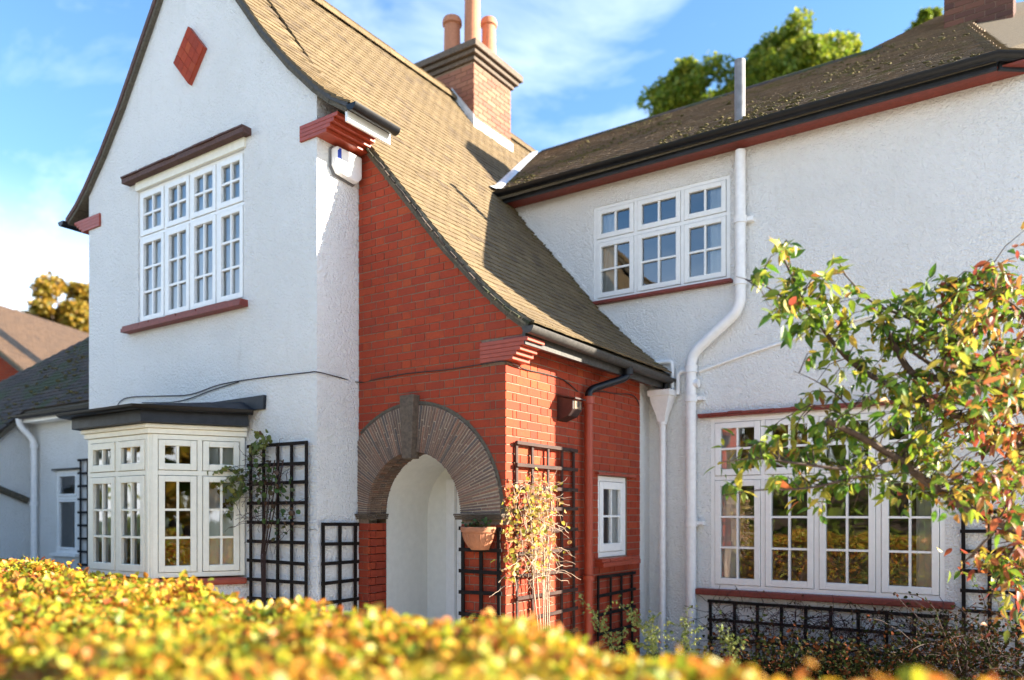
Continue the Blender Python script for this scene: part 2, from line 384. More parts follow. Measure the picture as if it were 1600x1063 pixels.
# the bay is open behind its glazing
gable_wall = columns_wall('gable_wall', (0, YG, 0), (1, 0, 0), (0, -1, 0), cuts, gtop, [GW, (-8.30, -6.62, 1.0, 2.35)], .26, 'white_render', label='white roughcast gable wall of the house')
columns_wall('return_wall', (XG, 0, 0), (0, 1, 0), (1, 0, 0), [YG + .2605, YA + .28], lambda y: 5.17, [], .24, 'white_render', label='narrow sunlit white return wall beside the brick porch')
columns_wall('flank_wall', (XL, 0, 0), (0, -1, 0), (-1, 0, 0), [-12.5, -YG - .2605], lambda y: 5.17, [], .25, 'white_render')
WU = (-4.49, -2.835, 4.115, 5.245); WLO = (-3.05, -.80, .79, 2.63)
XC = -.17                                    # corner where the wing turns away
roofz = lambda x: 5.40 if x - XR > 1.9 else 5.40
columns_wall('wing_wall', (0, YW, 0), (1, 0, 0), (0, -1, 0), [-6.3, XC], lambda x: 5.488, [WU, WLO], .28, 'white_render', label='white roughcast rear wall of the house right of the porch')
cv = Vector((.8, .6, 0)); cnm = Vector((.6, -.8, 0))
columns_wall('canted_wall', (XC, YW, 0), cv, cnm, [.001, 5.5], lambda x: 5.488, [], .28, 'white_render')
w = MB(); w.prism([(XB - .002, 8.04, 0), (XB - .002, 8.299, 0), (XB - .25, 8.299, 0), (XB - .25, 8.04, 0)], (0, 0, 3.06)); obj('rendered_pier', w, M['old_render'], house)
# closing walls behind, so that no daylight leaks in
w = MB(); w.box((-9.2, 12.2, 0), (3.6, 12.4, 5.6)); w.box((3.4, 11.2, 0), (3.6, 12.2, 5.6)); obj('back_wall', w, M['old_render'], house)

# diamond of red brick in the gable
d = MB(); c = Vector((-7.39, YG, 6.365)); dw, dh = .265, .30
d.prism([c + Vector((-dw, 0, 0)), c + Vector((0, 0, -dh)), c + Vector((dw, 0, 0)), c + Vector((0, 0, dh))], (0, -.035, 0))
diamond = obj('diamond_panel', d, M['red_pipe_paint'], house, 'red brick diamond set high in the white gable')
dm = MB()
for i in range(4):
    for j in range(4):
        e1 = Vector((dw, 0, -dh)) * .5; e2 = Vector((-dw, 0, -dh)) * .5; tp = c + Vector((0, -.0355, dh))
        a = i / 4 + .006; b = (i + 1) / 4 - .006; s0 = j / 4 + .006; s1 = (j + 1) / 4 - .006
        dm = MB(); dm.prism([tp + e1*2*a*1 + e2*2*s0, tp + e1*2*b + e2*2*s0, tp + e1*2*b + e2*2*s1, tp + e1*2*a + e2*2*s1], (0, -.012, 0)); obj('brick', dm, M['brick'], diamond)

# ------------------------------------------------------------------ windows
def hexa(mb, O, U, N, u0, u1, z0, z1, d0, d1):
    mb.obox(O + U*u0 + Vector((0, 0, z0)) + N*d0, U*(u1-u0), Vector((0, 0, z1-z0)), N*(d1-d0))
def window(name, label, O, U, N, u0, u1, z0, z1, cols, rows, panes, parent=None, mat='white_paint', fw=.045, sw=.062, inset=.05, curtains=(), room=True, depth=1.3):
    """cols: mullion positions, rows: transom positions; panes[row] = (nx, nz) per casement"""
    O, U, N = Vector(O), Vector(U), Vector(N); par = parent or house
    fm = MB(); d0, d1 = -inset - .05, -inset + .012
    for a, b in ((u0, u0 + fw), (u1 - fw, u1)): hexa(fm, O, U, N, a, b, z0, z1, d0, d1)
    ue = [u0 + fw] + [x for c in cols for x in (c - fw/2, c + fw/2)] + [u1 - fw]
    ze = [z0 + fw] + [x for r_ in rows for x in (r_ - fw/2, r_ + fw/2)] + [z1 - fw]
    hexa(fm, O, U, N, u0 + fw, u1 - fw, z0, z0 + fw, d0, d1); hexa(fm, O, U, N, u0 + fw, u1 - fw, z1 - fw, z1, d0, d1)
    for r_ in rows: hexa(fm, O, U, N, u0 + fw, u1 - fw, r_ - fw/2, r_ + fw/2, d0, d1)
    for c in cols:
        for i in range(0, len(ze), 2): hexa(fm, O, U, N, c - fw/2, c + fw/2, ze[i], ze[i+1], d0, d1)
    if parent: win = parent; obj('frame', fm, M[mat], win, bevel=.003)
    else:
        win = obj(name, fm, M[mat], house, label, bevel=.003)
    gap = .005
    for i in range(0, len(ue), 2):
        for j in range(0, len(ze), 2):
            a, b, c, d = ue[i] + gap, ue[i+1] - gap, ze[j] + gap, ze[j+1] - gap
            e0, e1 = -inset - .035, -inset + .022
            s = MB()
            hexa(s, O, U, N, a, a + sw, c, d, e0, e1); hexa(s, O, U, N, b - sw, b, c, d, e0, e1)
            hexa(s, O, U, N, a + sw, b - sw, c, c + sw * 1.1, e0, e1); hexa(s, O, U, N, a + sw, b - sw, d - sw, d, e0, e1)
            obj('sash', s, M[mat], win, bevel=.004)
            A, B, C, D = a + sw, b - sw, c + sw * 1.1, d - sw
            nx, nz = panes[j // 2]; bw = .011
            bars = MB()
            for k in range(1, nx): x = A + (B-A)*k/nx; hexa(bars, O, U, N, x - bw, x + bw, C, D, -inset - .022, -inset + .012)
            xs = [A] + [y for k in range(1, nx) for y in (A + (B-A)*k/nx - bw, A + (B-A)*k/nx + bw)] + [B]
            for k in range(1, nz):
                z = C + (D-C)*k/nz
                for q in range(0, len(xs), 2): hexa(bars, O, U, N, xs[q], xs[q+1], z - bw, z + bw, -inset - .022, -inset + .012)
            if bars.v: obj('glazing_bar', bars, M[mat], win)
            zs = [C] + [y for k in range(1, nz) for y in (C + (D-C)*k/nz - bw, C + (D-C)*k/nz + bw)] + [D]
            for q in range(0, len(xs), 2):
                for p in range(0, len(zs), 2):
                    g = MB(); tl = random.uniform(-.0015, .0015); tz = random.uniform(-.0015, .0015)
                    o = O + Vector((0, 0, 0)); x0, x1, y0, y1 = xs[q] - .004, xs[q+1] + .004, zs[p] - .004, zs[p+1] + .004
                    dd = -inset - .012
                    pts = [o + U*x0 + Vector((0,0,y0)) + N*(dd+tl), o + U*x1 + Vector((0,0,y0)) + N*(dd-tl), o + U*x1 + Vector((0,0,y1)) + N*(dd-tl+tz), o + U*x0 + Vector((0,0,y1)) + N*(dd+tl+tz)]
                    g.add(pts, [(0, 1, 2, 3)]); obj('pane', g, M['glass'], win)
    for (c0, c1, zz0, zz1) in curtains:
        cm = MB(); n = max(8, int((c1 - c0) / .022)); rows_ = [zz0, zz1]
        for k in range(n + 1):
            u = c0 + (c1 - c0) * k / n; dd = -inset - .055 + .012 * math.sin(k * 1.15 + 1.3 * math.sin(k * .37)) + random.uniform(-.004, .004)
            for z in rows_: cm.v.append(tuple(O + U*u + Vector((0, 0, z)) + N*dd))
        cm.f = [(2*k, 2*k+2, 2*k+3, 2*k+1) for k in range(n)]
        obj('curtain', cm, M['curtain'], win, smooth=True)
    if room:
        rm = MB(); a, b, c, d = u0 - .25, u1 + .25, max(.05, z0 - .5), z1 + .12; D = -depth; e = -.30
        p = [O + U*x + Vector((0, 0, z)) + N*y for y in (e, D) for x, z in ((a, c), (b, c), (b, d), (a, d))]
        rm.add(p, [(4, 5, 6, 7), (0, 1, 5, 4), (1, 2, 6, 5), (2, 3, 7, 6), (3, 0, 4, 7)]); obj('room', rm, M['interior'], win)
    return win
V = Vector
# upper gable window
gw = window('window', 'tall four light upper gable window with lace curtains', (0, YG, 0), (1, 0, 0), (0, -1, 0), *GW, [-7.9, -7.44, -6.985], [4.665], [(2, 3), (2, 2)], inset=.03, fw=.032, sw=.05,
            curtains=[(-8.38, -6.55, 3.72, 5.17)])
def tile_ledge(mb, x0, x1, z0, z1, y, proud):
    x = x0
    while x < x1 - .02:
        w = min(random.uniform(.15, .19), x1 - x); j = random.uniform(-.006, .006)
        mb.box((x + .002, y - proud + random.uniform(-.008, .008), z0 + j), (x + w - .002, y + .02, z1 + j)); x += w
s = MB(); s.box((-8.56, YG - .10, 5.285), (-6.42, YG + .02, 5.335)); tile_ledge(s, -8.56, -6.42, 5.3353, 5.352, YG, .115); obj('window_hood', s, M['brown_tile_edge'], gw)
s = MB(); s.box((-8.41, YG - .025, 5.192), (-6.5, YG + .02, 5.284)); obj('head_trim', s, M['cream_paint'], gw)
s = MB(); s.box((-8.58, YG - .10, 3.625), (-6.47, YG + .02, 3.665)); tile_ledge(s, -8.58, -6.47, 3.6655, 3.692, YG, .085); obj('sill', s, M['red_paint'], gw)
# wing upper window
wu = window('window', 'three light upper window above the porch roof, curtains at both sides', (0, YW, 0), (1, 0, 0), (0, -1, 0), *WU, [-3.945, -3.375], [4.835], [(2, 2), (2, 1)], inset=.02, fw=.04, sw=.052,
            curtains=[(-4.44, -4.25, 4.15, 5.2), (-3.08, -2.86, 4.15, 5.2)])
s = MB(); s.box((-4.50, YW - .075, 4.075), (-2.80, YW + .02, 4.112)); obj('sill', s, M['red_paint'], wu, bevel=.006)
# wing lower window
wl = window('window', 'wide four light ground floor window behind the cherry branches', (0, YW, 0), (1, 0, 0), (0, -1, 0), *WLO, [-2.485, -1.945, -1.37], [1.985], [(2, 3), (2, 2)], inset=.02,
            curtains=[(-2.99, -2.75, .85, 2.58), (-1.05, -.86, .85, 2.58)])
s = MB(); s.box((-3.19, YW - .10, .722), (-.72, YW + .02, .787)); obj('sill', s, M['red_paint'], wl, bevel=.012)
s = MB(); s.box((-3.17, YW - .06, 2.645), (-.74, YW + .02, 2.665)); tile_ledge(s, -3.17, -.74, 2.6655, 2.69, YW, .075); obj('window_hood', s, M['red_paint'], wl)
# small side window of the porch
WS = (7.06, 7.715, 1.155, 1.985)
ws = window('window', 'small four pane white window in the brick side wall', (XB, 0, 0), (0, 1, 0), (1, 0, 0), *WS, [], [], [(2, 2)], inset=.03, fw=.05, sw=.075, curtains=[(7.45, 7.66, 1.2, 1.95)], depth=1.0)
s = MB(); s.box((XB - .03, 6.99, 1.065), (XB + .10, 7.85, 1.11)); tile_ledge_y = random.uniform
for k in range(5): s.box((XB - .03, 6.99 + k*.172, 1.1105), (XB + .085 + .004*(k % 2), 6.99 + k*.172 + .168, 1.148))
obj('sill', s, M['red_pipe_paint'], ws, bevel=.004)
s = MB(); 
for k in range(5): s.box((XB - .03, 6.99 + k*.172, 1.993 + .003*(k % 2)), (XB + .045, 6.99 + k*.172 + .169, 2.018 + .004*(k % 3)))
obj('lintel', s, M['red_pipe_paint'], ws)

# ------------------------------------------------------------------ bay window
B0, B1 = V((-8.03, 4.156, 0)), V((-6.92, 4.156, 0)); BR = V((-6.49, YG, 0)); BL = V((-8.46, YG, 0))
cu = (BR - B1).normalized(); cn = V((cu.y, -cu.x, 0)); cl = (BR - B1).length
lu = (B0 - BL).normalized(); ln = V((lu.y, -lu.x, 0))
bay = bpy.data.objects.new('bay_window', None); COL.objects.link(bay); bay.parent = house; bay.location = V((-7.475, YG, .9)) - wloc(house); bay['label'] = 'cream canted bay window under a black flat roof on the gable'
for p in (B0, B1):
    mb = MB(); mb.lathe((p.x + (.03 if p is B0 else -.03), p.y + .045, .988), [(0, 0), (.055, 0), (.055, 1.36), (0, 1.36)], 8); obj('corner_post', mb, M['cream_paint'], bay)
window('', '', B0, V((1, 0, 0)), V((0, -1, 0)), .02, 1.09, 1.0, 2.345, [.555], [1.985], [(2, 3), (2, 1)], parent=bay, mat='cream_paint', inset=.0, curtains=[(.06, .28, 1.05, 2.3)], room=False)
window('', '', B1, cu, cn, .02, cl - .02, 1.0, 2.345, [cl/2], [1.985], [(2, 3), (2, 1)], parent=bay, mat='cream_paint', inset=.0, sw=.055, curtains=[(cl/2 + .02, cl - .08, 1.05, 2.3)], room=False)
window('', '', BL, lu, ln, .02, cl - .02, 1.0, 2.345, [cl/2], [1.985], [(2, 3), (2, 1)], parent=bay, mat='cream_paint', inset=.0, sw=.055, room=False)
rm = MB(); rm.add([(-8.4, YG + .3, .6), (-6.5, YG + .3, .6), (-6.5, YG + 1.9, .6), (-8.4, YG + 1.9, .6), (-8.4, YG + .3, 2.5), (-6.5, YG + .3, 2.5), (-6.5, YG + 1.9, 2.5), (-8.4, YG + 1.9, 2.5)], [(0, 1, 2, 3), (7, 6, 5, 4), (1, 2, 6, 5), (2, 3, 7, 6), (3, 0, 4, 7)]); obj('room', rm, M['interior'], bay)
def bay_ring(off, yback=YG):
    return [BL + ln*off + V((0, yback - YG, 0)), B0 + V((-.5, -1, 0)).normalized()*off*1.12, B1 + V((.5, -1, 0)).normalized()*off*1.12, BR + cn*off]
def bay_prism(name, off, z0, z1, mat, bevel=0, label=None, y=YG - .002):
    r_ = bay_ring(off); p = [V((q.x, min(q.y, y), z0)) for q in r_]; m_ = MB(); m_.prism(p, (0, 0, z1 - z0)); return obj(name, m_, M[mat], bay, label, bevel=bevel)
bay_prism('apron', .0, 0, .915, 'white_render')
bay_prism('sill', .075, .918, .985, 'red_pipe_paint', .02)
bay_prism('head', .03, 2.35, 2.398, 'cream_paint', .004)
bay_prism('cornice', .06, 2.4, 2.44, 'cream_paint', .008)
bay_prism('fascia', .13, 2.443, 2.56, 'black_felt', .004)
bay_prism('roof_edge', .16, 2.562, 2.60, 'black_felt', .006)
# lead-black roof sloping up to the wall, upstand at the wall
rr = bay_ring(.15); m_ = MB()
lo = [V((q.x, q.y, 2.602)) for q in rr]; hi = [V((BL.x - .1, YG - .004, 2.70)), V((B0.x + .1, YG - .004, 2.71)), V((B1.x - .1, YG - .004, 2.71)), V((BR.x + .22, YG - .004, 2.70))]
lo[0].y = YG - .004; lo[3] = V((BR.x + .20, YG - .004, 2.602))
hi2 = V((BR.x - .02, YG - .004, 2.70))
m_.add(lo + hi[:3] + [hi2], [(0, 1, 5, 4), (1, 2, 6, 5), (2, 7, 6), (2, 3, 7), (3, 2, 1, 0)]); obj('roof', m_, M['black_felt'], bay)
m_ = MB(); m_.prism([V((-8.62, YG - .001, 2.60)), V((BR.x + .29, YG - .001, 2.60)), V((BR.x + .30, YG - .001, 2.735)), V((-8.62, YG - .001, 2.715))], (0, -.035, 0)); obj('upstand', m_, M['black_felt'], bay, bevel=.004)
def gutter(name, pts, r, mat, parent, seg=8, label=None, cap=True):
    """half round gutter along a level polyline"""
    pts = [V(p) for p in pts]; mb = MB(); n = len(pts)
    rows = []
    for i, p in enumerate(pts):
        t = (pts[min(i+1, n-1)] - pts[max(i-1, 0)]).normalized(); s = t.cross(V((0, 0, 1))).normalized()
        k = 1.0
        if 0 < i < n - 1:
            a = (pts[i] - pts[i-1]).normalized(); k = 1 / max(.4, a.cross(V((0, 0, 1))).normalized().dot(s))
        rows.append([p + s*k*r_*math.cos(an) + V((0, 0, r_*math.sin(an))) for r_, an in [(r, -math.pi*q/seg) for q in range(seg + 1)] + [(r - .006, -math.pi + math.pi*q/seg) for q in range(seg + 1)]])
    w = len(rows[0]); 
    for rw in rows: mb.v += [tuple(q) for q in rw]
    for i in range(n - 1):
        for q in range(w): a, b = i*w + q, i*w + (q+1) % w; mb.f.append((a, b, b + w, a + w))
    if cap:
        for i in (0, n - 1): mb.f.append(tuple(i*w + q for q in range(seg + 1)))
    return obj(name, mb, M[mat], parent, label, smooth=True)
gr = bay_ring(.205); gp = [V((q.x, q.y, 2.592)) for q in gr]; gp[0].y = YG - .03; gp[3] = V((BR.x + .17, YG - .06, 2.592))
gutter('gutter', gp, .045, 'black_plastic', bay)

# ------------------------------------------------------------------ porch: brick walls, arch
AC = V((-4.80, YA, 1.60)); RI, RO = .565, 1.0
top_front = lambda x: interp(ZCAT, x - XR) - .085
def arch_hole(mb_front_back):
    pass
# backing (mortar) wall of the porch front with the arched opening
bw = MB(); REC = .005
xs = sorted({XG + .001, XB - REC} | {AC.x + RI*math.cos(a) for a in np.linspace(0, math.pi, 25)} | {XR + o for o, _ in ZCAT if XG < XR + o < XB})
def lower(x):
    d = abs(x - AC.x); return AC.z + math.sqrt(max(0, RI*RI - d*d)) if d < RI - 1e-6 else (AC.z if d < RI + 1e-6 else 0)
yf, yb = YA + REC, YA + .25
for a, b in zip(xs, xs[1:]):
    ins = abs((a+b)/2 - AC.x) < RI
    la, lb = (lower(a), lower(b)) if ins else (0, 0); ta, tb = top_front(a), top_front(b)
    bw.add([(a, yf, la), (b, yf, lb), (b, yf, tb), (a, yf, ta)], [(0, 1, 2, 3)])
    bw.add([(a, yb, la), (b, yb, lb), (b, yb, tb), (a, yb, ta)], [(3, 2, 1, 0)])
    bw.add([(a, yf, ta), (b, yf, tb), (b, yb, tb), (a, yb, ta)], [(0, 1, 2, 3)])
bw.prism([(XB - REC, yf, 3.062), (-3.58, yf, 3.062), (-3.58, yf, top_front(-3.58)), (XB - REC, yf, top_front(XB))], (0, .03, 0))
porch_front = obj('porch_wall', bw, M['mortar'], house, 'red brick front wall of the porch with round arch')
sw_ = columns_wall('side_wall', (XB - REC, 0, 0), (0, 1, 0), (1, 0, 0), [YA + .02, 8.04], lambda y: 3.055, [WS], .22, 'mortar', label='red brick side wall of the porch, half in sun')
# niche behind the arch: white plaster, round-headed
nm = MB(); YB_ = 6.29; seg = 20
out = [(AC.x - RI, 0)] + [(AC.x + RI*math.cos(a), AC.z + RI*math.sin(a)) for a in np.linspace(math.pi, 0, seg)] + [(AC.x + RI, 0)]
for (x0, z0), (x1, z1) in zip(out, out[1:]): nm.add([(x0, YA + .255, z0), (x1, YA + .255, z1), (x1, YB_, z1), (x0, YB_, z0)], [(0, 1, 2, 3)])
nm.add([(x, YB_, z) for x, z in out], [tuple(range(len(out)))])
niche = obj('porch_recess', nm, M['plaster'], house, 'white plastered recess inside the arch', smooth=True)
for k, (x, w, pr) in enumerate(((-5.10, .035, .02), (-5.06, .05, .035), (-5.0, .03, .05))):
    t = MB(); t.box((x, YB_ - pr, 0), (x + w, YB_ - .001, 1.95)); obj('door_moulding', t, M['white_paint'], niche, bevel=.004)
t = MB(); t.box((-4.965, YB_ - .012, .05), (-4.26, YB_ - .001, 1.95)); obj('door_leaf', t, M['white_paint'], niche)

# --- bricks: Flemish bond, clipped by arch ring, verge, openings
def clip(poly, f):
    out = []
    for i in range(len(poly)):
        a, b = poly[i], poly[(i+1) % len(poly)]; fa, fb = f(a), f(b)
        if fa <= 0: out.append(a)
        if (fa < 0 < fb) or (fb < 0 < fa):
            t = fa / (fa - fb); out.append((a[0] + (b[0]-a[0])*t, a[1] + (b[1]-a[1])*t))
    return out
def area(p): return .5 * sum(p[i][0]*p[(i+1) % len(p)][1] - p[(i+1) % len(p)][0]*p[i][1] for i in range(len(p)))
BR_ = []        # (view size, polygon (u,z), face)
def bond(u0, u1, z0, z1, fromright=False):
    z = z0; k = 0
    while z < z1:
        u = u0 - (0 if k % 2 else .165); q = k
        n = 0
        while u < u1:
            w = .215 if n % 2 == 0 else .1025
            yield u, u + w, z, z + .0665; u += w + .008; n += 1
        z += .0748; k += 1
def jit(p): return [(a + random.uniform(-.0012, .0012), b + random.uniform(-.0012, .0012)) for a, b in p]
campos = V((0, 0, ZC))
QD = lambda c: .1025 if round((c - .02) / .0748) % 2 == 0 else .215
def bond_left(u0, u1, z0, z1):
    z = z0; k = 0
    while z < z1:
        u = u1; n = k % 2
        while u > u0:
            w = .215 if n % 2 == 0 else .1025
            if k % 2 and u != u1 and n == 2: yield u - .046, u, z, z + .0665; u -= .054
            if u == u1 and z > 3.06: yield u + .002, u + .20, z, z + .0665
            yield u - w, u, z, z + .0665; u -= w + .008; n += 1
        z += .0748; k += 1
for (a, b, c, d) in bond_left(XG, XB, .02, 5.3):
    a, b = max(a, XG + .003), min(b, XB if c < 3.06 else -3.575)
    if b - a < .02: continue
    p = [(a, c), (b, c), (b, d), (a, d)]
    mx, mz = (a+b)/2, (c+d)/2
    if d > top_front(b) - .03:
        x0 = mx; s_ = (top_front(x0 + .06) - top_front(x0 - .06)) / .12; t0 = top_front(x0) - .02
        p = clip(p, lambda q: q[1] - (t0 + s_*(q[0] - x0)))
        if len(p) < 3: continue
    if mz > AC.z - .05:
        dv = V((mx - AC.x, mz - AC.z)); 
        if dv.length < RO + .16:
            dv.normalize(); p = clip(p, lambda q: (RO + .008) - ((q[0] - AC.x)*dv.x + (q[1] - AC.z)*dv.y))
            if len(p) < 3: continue
    if c < AC.z - .002 and d > AC.z - .045: continue   # behind the impost
    if c < AC.z:
        if mx < AC.x: p = clip(p, lambda q: q[0] - (AC.x - RI))
        else: p = clip(p, lambda q: (AC.x + RI) - q[0])
        if len(p) < 3: continue
    if abs(area(p)) < .0009: continue
    if d > 2.885 and c < 3.06:                           # the corbel stands here
        p = clip(p, lambda q: q[0] + 4.022)
        if len(p) < 3 or abs(area(p)) < .0009: continue
    BR_.append((p, 'front'))
def bond_right(u0, u1, z0, z1):
    z = z0; k = 0
    while z < z1:
        u = u0 + QD(z) + .008; n = k % 2
        if k % 2 == 0: yield u, u + .046, z, z + .0665; u += .054
        while u < u1:
            w = .215 if n % 2 == 0 else .1025
            yield u, u + w, z, z + .0665; u += w + .008; n += 1
        z += .0748; k += 1
for (a, b, c, d) in bond_right(YA, 8.04, .02, 3.05):
    b, d = min(b, 8.037), min(d, 3.05)
    if b - a < .02 or d - c < .02: continue
    p = [(a, c), (b, c), (b, d), (a, d)]
    parts = [p]
    if d > WS[2] - .09 and c < WS[3] + .035:
        parts = [q for q in (clip(p, lambda q: q[0] - (WS[0] - .006)), clip(p, lambda q: (WS[1] + .006) - q[0])) if len(q) >= 3]
        if d < WS[2] + .0 or c > WS[3]:   # sill and lintel strips
            lo_, hi_ = 6.985, 7.855
            parts = [q for q in (clip(p, lambda q: q[0] - lo_), clip(p, lambda q: hi_ - q[0])) if len(q) >= 3]
    for q in parts:
        if abs(area(q)) > .0006: BR_.append((q, 'side'))
def brick_pts(p, face):
    if face == 'front':
        t = QD(min(z for u, z in p)) if abs(max(u for u, z in p) - XB) < .004 and len(p) == 4 else .03
        return [V((u, YA + t, z)) for u, z in p], V((0, -t - random.uniform(-.0015, .0025), 0))
    return [V((XB - .03, u, z)) for u, z in p], V((.03 + random.uniform(-.0015, .0025), 0, 0))
def vis(b):
    P, dv = brick_pts(*b); c = sum(P, V()) / len(P); v_ = c - campos; n = dv.normalized()
    if c.z < .62: return 0
    return abs(area(b[0])) * abs(v_.normalized().dot(n)) / v_.length_squared
order = sorted(range(len(BR_)), key=lambda i: -vis(BR_[i]))
keep = set(order[:300]); rest = {'front': MB(), 'side': MB()}
for i, (p, face) in enumerate(BR_):
    P, dv = brick_pts(jit(p), face); par = porch_front if face == 'front' else sw_
    if i in keep: mb = MB(); mb.prism(P, dv); obj('brick', mb, M['brick'], par, bevel=.003)
    else: rest[face].prism(P, dv)
for k_ in range(21):
    z_ = .02 + .0748*k_
    if z_ > 1.49: break
    for y0_, y1_ in (((YA + .034, YA + .2), (YA + .208, YA + .249)) if k_ % 2 else ((YA + .034, YA + .098), (YA + .106, YA + .249))):
        rest['front'].box((AC.x - RI - .02, y0_, z_), (AC.x - RI + .004, y1_, z_ + .0665)); rest['front'].box((AC.x + RI - .004, y0_, z_), (AC.x + RI + .02, y1_, z_ + .0665))
obj('brickwork', rest['front'], M['brick'], porch_front, kind='stuff'); obj('brickwork', rest['side'], M['brick'], sw_, kind='stuff')

# --- arch of tiles on edge, keystone, imposts
back = MB(); n = 40; aL = math.pi - math.acos(min(1, (AC.x - XG) / RO)) 
ang = [k * math.pi / n for k in range(n + 1)]
def apt(r_, a, y): 
    return V((max(AC.x + r_*math.cos(a), XG + .002), y, AC.z + r_*math.sin(a)))
for a, b in zip(ang, ang[1:]):
    back.add([apt(RI + .004, a, YA - .010), apt(RO - .014, a, YA - .010), apt(RO - .014, b, YA - .010), apt(RI + .004, b, YA - .010)], [(3, 2, 1, 0)])
    back.add([apt(RO - .014, a, YA - .010), apt(RO - .014, b, YA - .010), apt(RO - .014, b, YA + .02), apt(RO - .014, a, YA + .02)], [(0, 1, 2, 3)])
    back.add([apt(RI + .004, a, YA - .012), apt(RI + .004, b, YA - .012), apt(RI + .004, b, YA + .25), apt(RI + .004, a, YA + .25)], [(0, 1, 2, 3)])
arch = obj('arch', back, M['arch_mortar'], house, 'round arch of thin dark tiles on edge round the porch opening')
tm = MB(); N_ = 94
for k in range(N_):
    a = (k + .5) * math.pi / N_; 
    if abs(a - math.pi/2) < .068: continue
    da = math.pi / N_ * .31 + random.uniform(-.0012, .0012)
    cut = RI + (.14 + .16 * ((k * 7) % 5) / 4) + random.uniform(-.02, .02)
    for r0, r1 in ((RI - .002 + random.uniform(-.003, .003), cut - .005), (cut + .005, RO - .012 + random.uniform(-.008, .004))):
        pr = random.uniform(.013, .019)
        # keep the tile thickness constant along its length, as flat tiles are
        th = RI * da; th1 = th * (1 + .5 * (r0 - RI) / RI)
        e = V((math.cos(a), 0, math.sin(a))); t = V((-math.sin(a), 0, math.cos(a))); o = V((AC.x, YA, AC.z))
        P = [o + e*r0 - t*th*(1 + .75*(r0-RI)/RI), o + e*r1 - t*th*(1 + .75*(r1-RI)/RI), o + e*r1 + t*th*(1 + .75*(r1-RI)/RI), o + e*r0 + t*th*(1 + .75*(r0-RI)/RI)]
        if min(q.x for q in P) < XG + .004:
            pp = clip([(q.x, q.z) for q in P], lambda q: (XG + .004) - q[0])
            if len(pp) < 3 or abs(area(pp)) < .0004: continue
            P = [V((x, YA, z)) for x, z in pp]
        tm.prism([q + V((0, .02, 0)) for q in P], (0, -.02 - pr, 0))
    # soffit edge of the same tile
    e = V((math.cos(a), 0, math.sin(a))); t = V((-math.sin(a), 0, math.cos(a))); o = V((AC.x, YA, AC.z))
    for y0 in (.022, .10, .178):
        j = random.uniform(-.006, .006)
        tm.obox(o + e*(RI - .006 + j) - t*RI*da + V((0, y0, 0)), e*.02, t*RI*da*2, V((0, .07, 0)))
obj('arch_tiles', tm, M['arch_tile'], arch, kind='stuff')
ks = MB(); ks.prism([(AC.x - .055, YA + .03, 2.10), (AC.x + .055, YA + .03, 2.10), (AC.x + .085, YA + .03, 2.675), (AC.x - .085, YA + .03, 2.675)], (0, -.115, 0)); obj('keystone', ks, M['stone'], arch, bevel=.006)
for x0, x1 in ((XG + .003, AC.x - RI + .03), (AC.x + RI - .05, XB - .02)):
    im = MB()
    for q, (z, pr) in enumerate(((1.548, .03), (1.566, .042), (1.584, .055))):
        im.box((x0, YA - pr, z), (x1 + .006*q, YA + .245, z + .0165))
    obj('impost', im, M['stone'], arch, bevel=.003)
hm = MB()   # mortar hood round the extrados
for a, b in zip(ang, ang[1:]):
    if AC.x + RO*math.cos(b) < XG: continue
    hm.add([apt(RO - .004, a, YA - .006), apt(RO + .025, a, YA - .006), apt(RO + .025, b, YA - .006), apt(RO - .004, b, YA - .006)], [(3, 2, 1, 0)])
obj('arch_margin', hm, M['dark_mortar'], arch)

# --- corbels (kneelers)
def corbel(x_in, x_out, y, z0, z1, n, depth, mat, label=None):
    c = MB()
    for k in range(n):
        t = (k + 1) / n; za = z0 + (z1-z0)*k/n; zb = z0 + (z1-z0)*(k+1)/n - .0012
        xo = x_in + (x_out-x_in)*(.62 + .38*t); c.box((min(x_in, xo), y - .022 - .0006*(k % 2), za), (max(x_in, xo), y + depth, zb))
    return obj('corbel', c, M[mat], house, label, bevel=.003)
corbel(-5.70, -5.20, YG, 5.02, 5.165, 4, .5, 'red_pipe_paint', 'stepped red corbel under the right foot of the gable')
corbel(XL + .27, XL - .30, YG, 4.97, 5.12, 4, .3, 'red_pipe_paint', 'stepped red corbel under the left foot of the gable')
corbel(-4.02, -3.53, YA, 2.885, 3.06, 5, .24, 'red_pipe_paint', 'stepped red corbel at the porch eaves corner')

# ------------------------------------------------------------------ roofs
def profile_pts(P, sgn): return [V((XR + sgn*o, 0, z)) for o, z in P]
def slab(P, sgn, y0, y1, lo_, hi_):         # roof body under the tiles
    mb = MB(); pts = profile_pts(P, sgn)
    for a, b in zip(pts, pts[1:]):
        y1a = y1(a.z) if callable(y1) else y1; y1b = y1(b.z) if callable(y1) else y1
        n = V((-(b.z-a.z), 0, (b.x-a.x))).normalized()
        if n.z < 0: n = -n
        mb.add([V((a.x, y0, a.z)) - n*hi_, V((b.x, y0, b.z)) - n*hi_, V((b.x, y1b, b.z)) - n*hi_, V((a.x, y1a, a.z)) - n*hi_,
                V((a.x, y0, a.z)) - n*lo_, V((b.x, y0, b.z)) - n*lo_, V((b.x, y1b, b.z)) - n*lo_, V((a.x, y1a, a.z)) - n*lo_],
               [(0, 1, 2, 3), (7, 6, 5, 4), (0, 4, 5, 1), (1, 5, 6, 2), (2, 6, 7, 3), (3, 7, 4, 0)])
    return mb
WS_ = .633                                   # wing roof slope
ymaxcat = lambda z: YW + .01 if z < 5.6 else 8.0 + (z - 5.6) / WS_ + .02
dark_under = 'dark_mortar'
